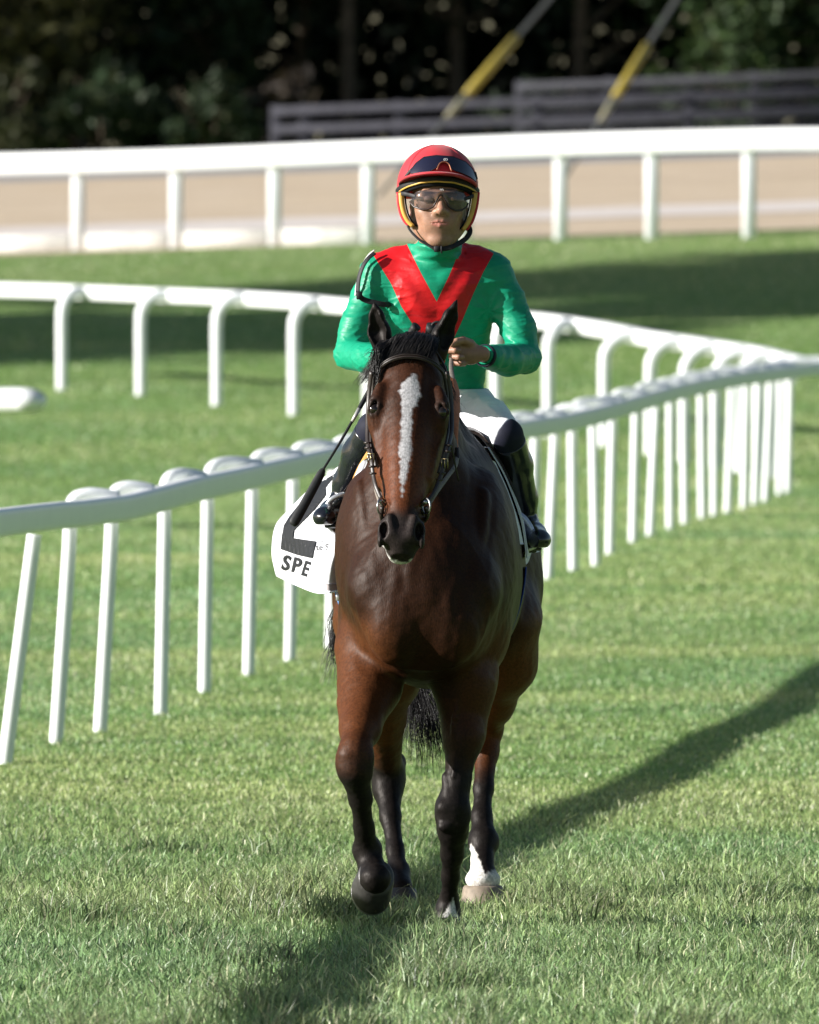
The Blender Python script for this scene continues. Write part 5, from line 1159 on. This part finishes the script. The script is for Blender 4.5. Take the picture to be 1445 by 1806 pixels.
SL = grid_surf(rowsL, 8, 7)
flapL = thick('cloth_flap', SL, -.004, M['cloth'], cloth)
def project(S):
    """nearest cloth depth for a pixel, so the print lies on the cloth"""
    F_ = S.reshape(-1, 3); px = 722.5 + F_[:, 0] * FPX / (DIST + F_[:, 1]); py = 390 + (CAMH - F_[:, 2]) * FPX / (DIST + F_[:, 1]); return np.stack([px, py], 1), F_[:, 1]
PX, PY_ = project(SL); SNX = SL.shape[1]
def on_cloth(px, py, lift=.006):
    d = np.hypot(PX[:, 0] - px, PX[:, 1] - py); i = np.argsort(d)[:6]; w_ = 1 / (d[i] + .5) ** 2; y = (PY_[i] * w_).sum() / w_.sum(); return P(px, py, y - lift)
def print_poly(name, poly, par, m, lift=.010, step=2.5):
    """fills a pixel polygon with small cells lying on the cloth"""
    poly = np.array(poly, float)
    import bmesh
    bm = bmesh.new(); vs_ = [bm.verts.new((p[0], p[1], 0)) for p in poly]; bm.faces.new(vs_); 
    for ax_ in (0, 1):
        lo, hi = poly[:, ax_].min(), poly[:, ax_].max()
        for c in np.arange(lo + step, hi, step):
            n = [0, 0, 0]; n[ax_] = 1; co = [0, 0, 0]; co[ax_] = c
            bmesh.ops.bisect_plane(bm, geom=bm.verts[:] + bm.edges[:] + bm.faces[:], plane_co=co, plane_no=n)
    bm.verts.index_update(); V_ = [on_cloth(v.co.x, v.co.y, lift) for v in bm.verts]
    me = bpy.data.meshes.new(name); base = wloc(par); me.from_pydata([tuple(v - base) for v in V_], [], [[v.index for v in f.verts] for f in bm.faces]); bm.free()
    o = bpy.data.objects.new(name, me); COL.objects.link(o); o.parent = par; me.materials.append(m); return o
K = lambda x, y: (460 + x / 6.02, 780 + y / 6.02)
num = [K(*p) for p in ((640, 420), (790, 330), (770, 380), (690, 480), (690, 560), (560, 720), (350, 935), (340, 1015), (470, 1035), (585, 1050), (565, 1140), (545, 1232), (380, 1195), (210, 1135), (222, 1000), (245, 880), (300, 790), (420, 640), (560, 510))]
print_poly('printed_number', num, cloth, M['ink'])
def text_on(name, body, size, px, py, ang, sx, m, par, bold=.0, font=None, shear=0):
    cu = bpy.data.curves.new(name, 'FONT'); cu.body = body; cu.size = 1; cu.offset = bold; cu.resolution_u = 4
    to = bpy.data.objects.new(name, cu); COL.objects.link(to); dg = bpy.context.evaluated_depsgraph_get(); me0 = bpy.data.meshes.new_from_object(to.evaluated_get(dg))
    import bmesh
    bm = bmesh.new(); bm.from_mesh(me0); bpy.data.objects.remove(to); ca, sa = math.cos(ang), math.sin(ang); V_ = []
    for v in bm.verts: x, y = v.co.x * size * sx, -v.co.y * size; V_.append(on_cloth(px + x * ca - y * sa, py + x * sa + y * ca, .009))
    bm.verts.index_update(); me = bpy.data.meshes.new(name); base = wloc(par); me.from_pydata([tuple(v - base) for v in V_], [], [[v.index for v in f.verts] for f in bm.faces]); bm.free(); bpy.data.meshes.remove(me0)
    o = bpy.data.objects.new(name, me); COL.objects.link(o); o.parent = par; me.materials.append(m); return o
text_on('printed_letter', 'S', 36, 495, 1003, .22, .86, M['ink'], cloth, .035); text_on('printed_letter', 'P', 36, 512.5, 1007, .22, .84, M['ink'], cloth, .035); text_on('printed_letter', 'E', 37, 530, 1013, .30, .62, M['ink'], cloth, .03)
text_on('printed_letters', 'te S', 15, 557, 970, -.02, 1.0, M['ink'], cloth, .0)
mb = MB(); mb.tube([on_cloth(568 + math.cos(a) * 7, 947 + math.sin(a) * 8, .012) for a in np.linspace(-.3, 2.7, 16)], .0007, 5); mb.tube([on_cloth(569 + math.cos(a) * 4.5, 945 + math.sin(a) * 5, .012) for a in np.linspace(-.3, 2.7, 16)], .0006, 5); mb.build('printed_emblem', M['ink'], cloth)
# folded corner with grey hem, in front of the letters' end
rowsF = [[P(609, 932, .46), P(602, 938, .45), P(588, 946, .47)], [P(603, 985, .46), P(585, 990, .42), P(568, 990, .50)], [P(602, 1030, .46), P(575, 1030, .43), P(550, 1022, .55)]]
SF = grid_surf(rowsF, 7, 7); thick('cloth_fold', SF, -.003, M['cloth'], cloth)
rowsH = [[P(602, 1030, .456), P(575, 1030, .426), P(550, 1022, .546)], [P(603, 1040, .456), P(575, 1042, .426), P(544, 1032, .55)]]
thick('hem', grid_surf(rowsH, 7, 3), -.004, M['hem'], cloth)
rowsE = [[P(652, 806, .44), P(641, 812, .44), P(634, 820, .46)], [P(634, 850, .42), P(626, 856, .42), P(617, 862, .46)], [P(618, 905, .42), P(611, 912, .42), P(604, 915, .47)], [P(609, 934, .44), P(604, 938, .44), P(600, 938, .47)]]
thick('cloth_edge', grid_surf(rowsE, 5, 7), -.006, M['cloth'], cloth)
rowsE = [[P(862, 812, .40), P(868, 812, .42), P(874, 815, .5)], [P(884, 862, .40), P(890, 862, .42), P(896, 864, .5)], [P(903, 915, .40), P(909, 915, .42), P(914, 916, .5)], [P(914, 960, .42), P(920, 960, .44), P(924, 960, .5)]]
thick('cloth_edge', grid_surf(rowsE, 5, 7), .006, M['cloth'], cloth)
# right flap, seen edge on, with its lower corner behind the boot
def flank(y, z, off):
    m_ = (np.abs(Vh[:, 1] - y) < .02) & (np.abs(Vh[:, 2] - z) < .012); return np.array([Vh[m_, 0].max() + off, y, z])
rowsR = [[flank(y, z, .012 + .006 * (y > 1.1)) for y in (.50, .66, .85, 1.05, 1.26)] for z in (1.40, 1.33, 1.26, 1.18, 1.10, 1.07)]
thick('cloth_flap', grid_surf(rowsR, 7, 7), .005, M['cloth'], cloth)
rowsR2 = [[P(921, 962, .95), P(936, 962, 1.0), P(944, 958, 1.05)], [P(921, 980, .95), P(933, 976, 1.0), P(940, 968, 1.05)], [P(922, 998, .95), P(931, 993, 1.0), P(938, 975, 1.05)]]
thick('cloth_corner', grid_surf(rowsR2, 6, 6), .003, M['cloth'], cloth)

# saddle: seat, flaps, gold pad, stirrups
M['saddle'] = mat('dark_saddle_leather', (.03, .02, .017), .45, .5, noise=(40, .3), bump=(120, .3, .001)); M['sheep'] = mat('tan_saddle_pad', (.50, .26, .075), .75, .3, noise=(60, .2), bump=(150, .5, .002))
saddle = empty('saddle', (.078, .95, 1.50)); tag(saddle, 'small black racing saddle with a tan pad and light metal stirrups', 'saddle')
def arch(y, off, w_=1.0): return [np.array([.075 + math.sin(a) * (.262 * w_ + off), y, 1.06 + math.cos(a) * (.43 + off) - (.03 if abs(a) < .5 else 0)]) for a in np.linspace(-1.02, 1.02, 9)]
thick('saddle_flap', grid_surf([arch(.64, -.004), arch(.80, .004), arch(1.0, .008), arch(1.18, .006), arch(1.30, 0)], 5, 5), .010, M['saddle'], saddle)
mb = MB(); mb.tube(spline([P(655, 800, .50), P(643, 820, .49), P(634, 838, .49), P(626, 858, .50)], 16), .015, 12); mb.build('pad_roll', M['sheep'], saddle)
mb = MB(); mb.tube(spline([P(858, 798, .62), P(866, 820, .62), P(872, 838, .62)], 12), .016, 12); mb.build('pad_roll', M['sheep'], saddle)
M['iron'] = mat('stirrup_metal', (.62, .62, .64), .32, .5, metal=.7, noise=(80, .1))
def stirrup(q, tread_a, tread_b, top):
    mb = MB(); mb.tube(spline(q, 36), np.array([.0075, .0042]), 10, flat=(.3, -1, .2)); st_ = mb.build('stirrup', M['iron'], saddle)
    mb = MB(); v = tread_b - tread_a; mb.strap([tread_a, tread_a + v * .5, tread_b], .034, .010, (0, -.35, 1)); mb.build('stirrup_tread', M['iron'], st_)
    mb = MB(); tp_ = P(642, 822, .86) if top[0] < 0 else P(878, 832, .86); mb.strap(spline([top, (top + tp_) / 2 + (0, .04, 0), tp_], 12), .016, .004, (.8, -.4, 0)); mb.build('stirrup_leather', M['saddle'], saddle)
stirrup([P(572, 916, .66), P(573, 900, .655), P(584, 882, .65), P(600, 873, .65), P(611, 874, .655), P(611, 892, .66), P(607, 925, .67)], P(571, 918, .66), P(596, 941, .67), P(606, 872, .66))
stirrup([P(905, 914, .68), P(905, 904, .67), P(912, 904, .665), P(926, 914, .66), P(938, 932, .655), P(944, 952, .655), P(943, 966, .66)], P(920, 972, .67), P(945, 962, .66), P(907, 900, .68))
# girth with blue webbing and buckle
M['blue'] = mat('blue_girth_web', (.015, .035, .22), .6, .3, noise=(200, .2), bump=(500, .3, .0006)); M['lblue'] = mat('light_blue_elastic', (.10, .24, .50), .6, noise=(200, .2))
mb = MB()
def girth(a0, a1): return [np.array([.074 + math.sin(a) * .272, .55, 1.07 - math.cos(a) * .388]) for a in np.linspace(a0, a1, 26)]
mb.strap(girth(-1.5, -1.0) + girth(-.98, .98) + girth(1.0, 1.5), .10, .006, [np.array(p) - np.array([.074, .55, 1.07]) for p in girth(-1.5, -1.0) + girth(-.98, .98) + girth(1.0, 1.5)]); gi = mb.build('girth', M['blue'], saddle)
mb = MB(); mb.strap([P(599, 965, .44), P(600, 1000, .44), P(604, 1040, .46)], .011, .004, (-.8, -1, 0)); mb.build('girth_strap', M['blue'], gi)
mb = MB(); mb.strap([P(593, 1044, .47), P(598, 1060, .47), P(604, 1078, .47)], .011, .004, (-.8, -1, 0)); mb.build('girth_strap', M['lblue'], gi)
mb = MB(); mb.box(P(598, 1052, .46), (.009, .004, .013), bev=.002); mb.build('girth_buckle', M['iron'], gi)

# ------------------------------------------------------------------ grass
def grass_mat():
    m = bpy.data.materials.new('grass_blades'); m.use_nodes = True; nt = m.node_tree; L = nt.links.new; b = nt.nodes['Principled BSDF']
    at = nt.nodes.new('ShaderNodeVertexColor'); at.layer_name = 'Col'; L(at.outputs['Color'], b.inputs['Base Color']); b.inputs['Roughness'].default_value = .42; b.inputs['Specular IOR Level'].default_value = .5
    t = nt.nodes.new('ShaderNodeBsdfTranslucent'); L(at.outputs['Color'], t.inputs[0]); ms = nt.nodes.new('ShaderNodeMixShader'); ms.inputs[0].default_value = .38
    L(b.outputs[0], ms.inputs[1]); L(t.outputs[0], ms.inputs[2]); L(ms.outputs[0], nt.nodes['Material Output'].inputs[0]); return m
M['grass'] = grass_mat()
FEET = [(P(788, 1618, -.02)[0], -.04, .055), (P(852, 1580, 1.235)[0], 1.2, .075), (P(710, 1580, 1.43)[0], 1.4, .06)]
def blades(n, y0, y1, hw, h0, h1, wd, lean, br=1.0):
    y = rng.uniform(y0, y1, n); x = rng.uniform(-1, 1, n) * (hw[0] + (hw[1] - hw[0]) * (y - y0) / (y1 - y0)); Pn = np.stack([x, y * .35, 0 * x], 1)
    c1 = vnoise(Pn, 2.2, 11); c2 = vnoise(np.stack([x, y * .6, 0 * x], 1), 9, 12); c3 = vnoise(np.stack([x, y * .3, 0 * x], 1), .9, 15)
    h = rng.uniform(h0, h1, n) * (1 + .15 * c1 + .22 * c2) * (1 - .45 * sstep(2.5, 9, y) * (y0 < 0)) * np.where(rng.uniform(size=n) < .035, 1.7, 1); tuft = sstep(.55, 1.0, c2 + .5 * c1) * sstep(9, 3, y); c4 = vnoise(np.stack([x * .35 + y * .12, y, 0 * x], 1), 1.1, 19); h = h * (1 + .75 * tuft); h = np.clip(h, h0 * .4, h1 * 2.2)
    if y0 < 0:
        for hx, hy, hr_ in FEET:
            dd_ = np.hypot(x - hx, y - hy); h = np.where(dd_ < hr_, h * .15, np.where(dd_ < .22, h * .72, h))
    a = rng.uniform(0, 2 * math.pi, n); l = rng.uniform(0, 1, n) ** .8 * lean * h; dx, dy = np.cos(a) * l + .12 * h * c2, np.sin(a) * l
    f = rng.uniform(0, math.pi, n); wx, wy = np.cos(f) * wd, np.sin(f) * wd; w_ = rng.uniform(.6, 1.3, n); wx, wy = wx * w_, wy * w_; z0 = G(x, y)
    B = np.stack([x, y, z0 - .004], 1); D = np.stack([dx, dy, 0 * x], 1); W_ = np.stack([wx, wy, 0 * x], 1); Z = np.array([0, 0, 1.]) * h[:, None]
    flat = rng.uniform(.55, 1.0, n)[:, None]
    v = np.stack([B - W_, B + W_, B + D * .35 + Z * .55 + W_ * .8, B + D * .35 + Z * .55 - W_ * .8, B + D + Z * flat], 1).reshape(-1, 3)
    k = np.arange(n) * 5; Q = np.stack([k, k + 1, k + 2, k + 3], 1); T_ = np.stack([k + 3, k + 2, k + 4], 1)
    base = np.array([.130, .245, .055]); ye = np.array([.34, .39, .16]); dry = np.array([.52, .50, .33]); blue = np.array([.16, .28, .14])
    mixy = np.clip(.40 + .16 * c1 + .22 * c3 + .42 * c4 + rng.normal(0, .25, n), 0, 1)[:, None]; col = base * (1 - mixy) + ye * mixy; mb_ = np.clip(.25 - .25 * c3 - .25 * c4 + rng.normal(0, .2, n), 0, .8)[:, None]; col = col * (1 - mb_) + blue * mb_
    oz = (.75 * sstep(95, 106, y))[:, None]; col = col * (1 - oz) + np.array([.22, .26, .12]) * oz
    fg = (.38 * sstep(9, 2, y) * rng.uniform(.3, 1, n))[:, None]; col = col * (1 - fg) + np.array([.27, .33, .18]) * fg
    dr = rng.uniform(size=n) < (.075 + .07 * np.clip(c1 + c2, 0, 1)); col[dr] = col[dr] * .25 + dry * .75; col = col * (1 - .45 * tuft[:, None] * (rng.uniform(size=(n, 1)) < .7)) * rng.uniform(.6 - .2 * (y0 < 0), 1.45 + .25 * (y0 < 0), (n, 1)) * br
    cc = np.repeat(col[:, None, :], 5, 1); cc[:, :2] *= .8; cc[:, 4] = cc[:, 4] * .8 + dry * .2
    return v, Q, T_, cc.reshape(-1, 3)
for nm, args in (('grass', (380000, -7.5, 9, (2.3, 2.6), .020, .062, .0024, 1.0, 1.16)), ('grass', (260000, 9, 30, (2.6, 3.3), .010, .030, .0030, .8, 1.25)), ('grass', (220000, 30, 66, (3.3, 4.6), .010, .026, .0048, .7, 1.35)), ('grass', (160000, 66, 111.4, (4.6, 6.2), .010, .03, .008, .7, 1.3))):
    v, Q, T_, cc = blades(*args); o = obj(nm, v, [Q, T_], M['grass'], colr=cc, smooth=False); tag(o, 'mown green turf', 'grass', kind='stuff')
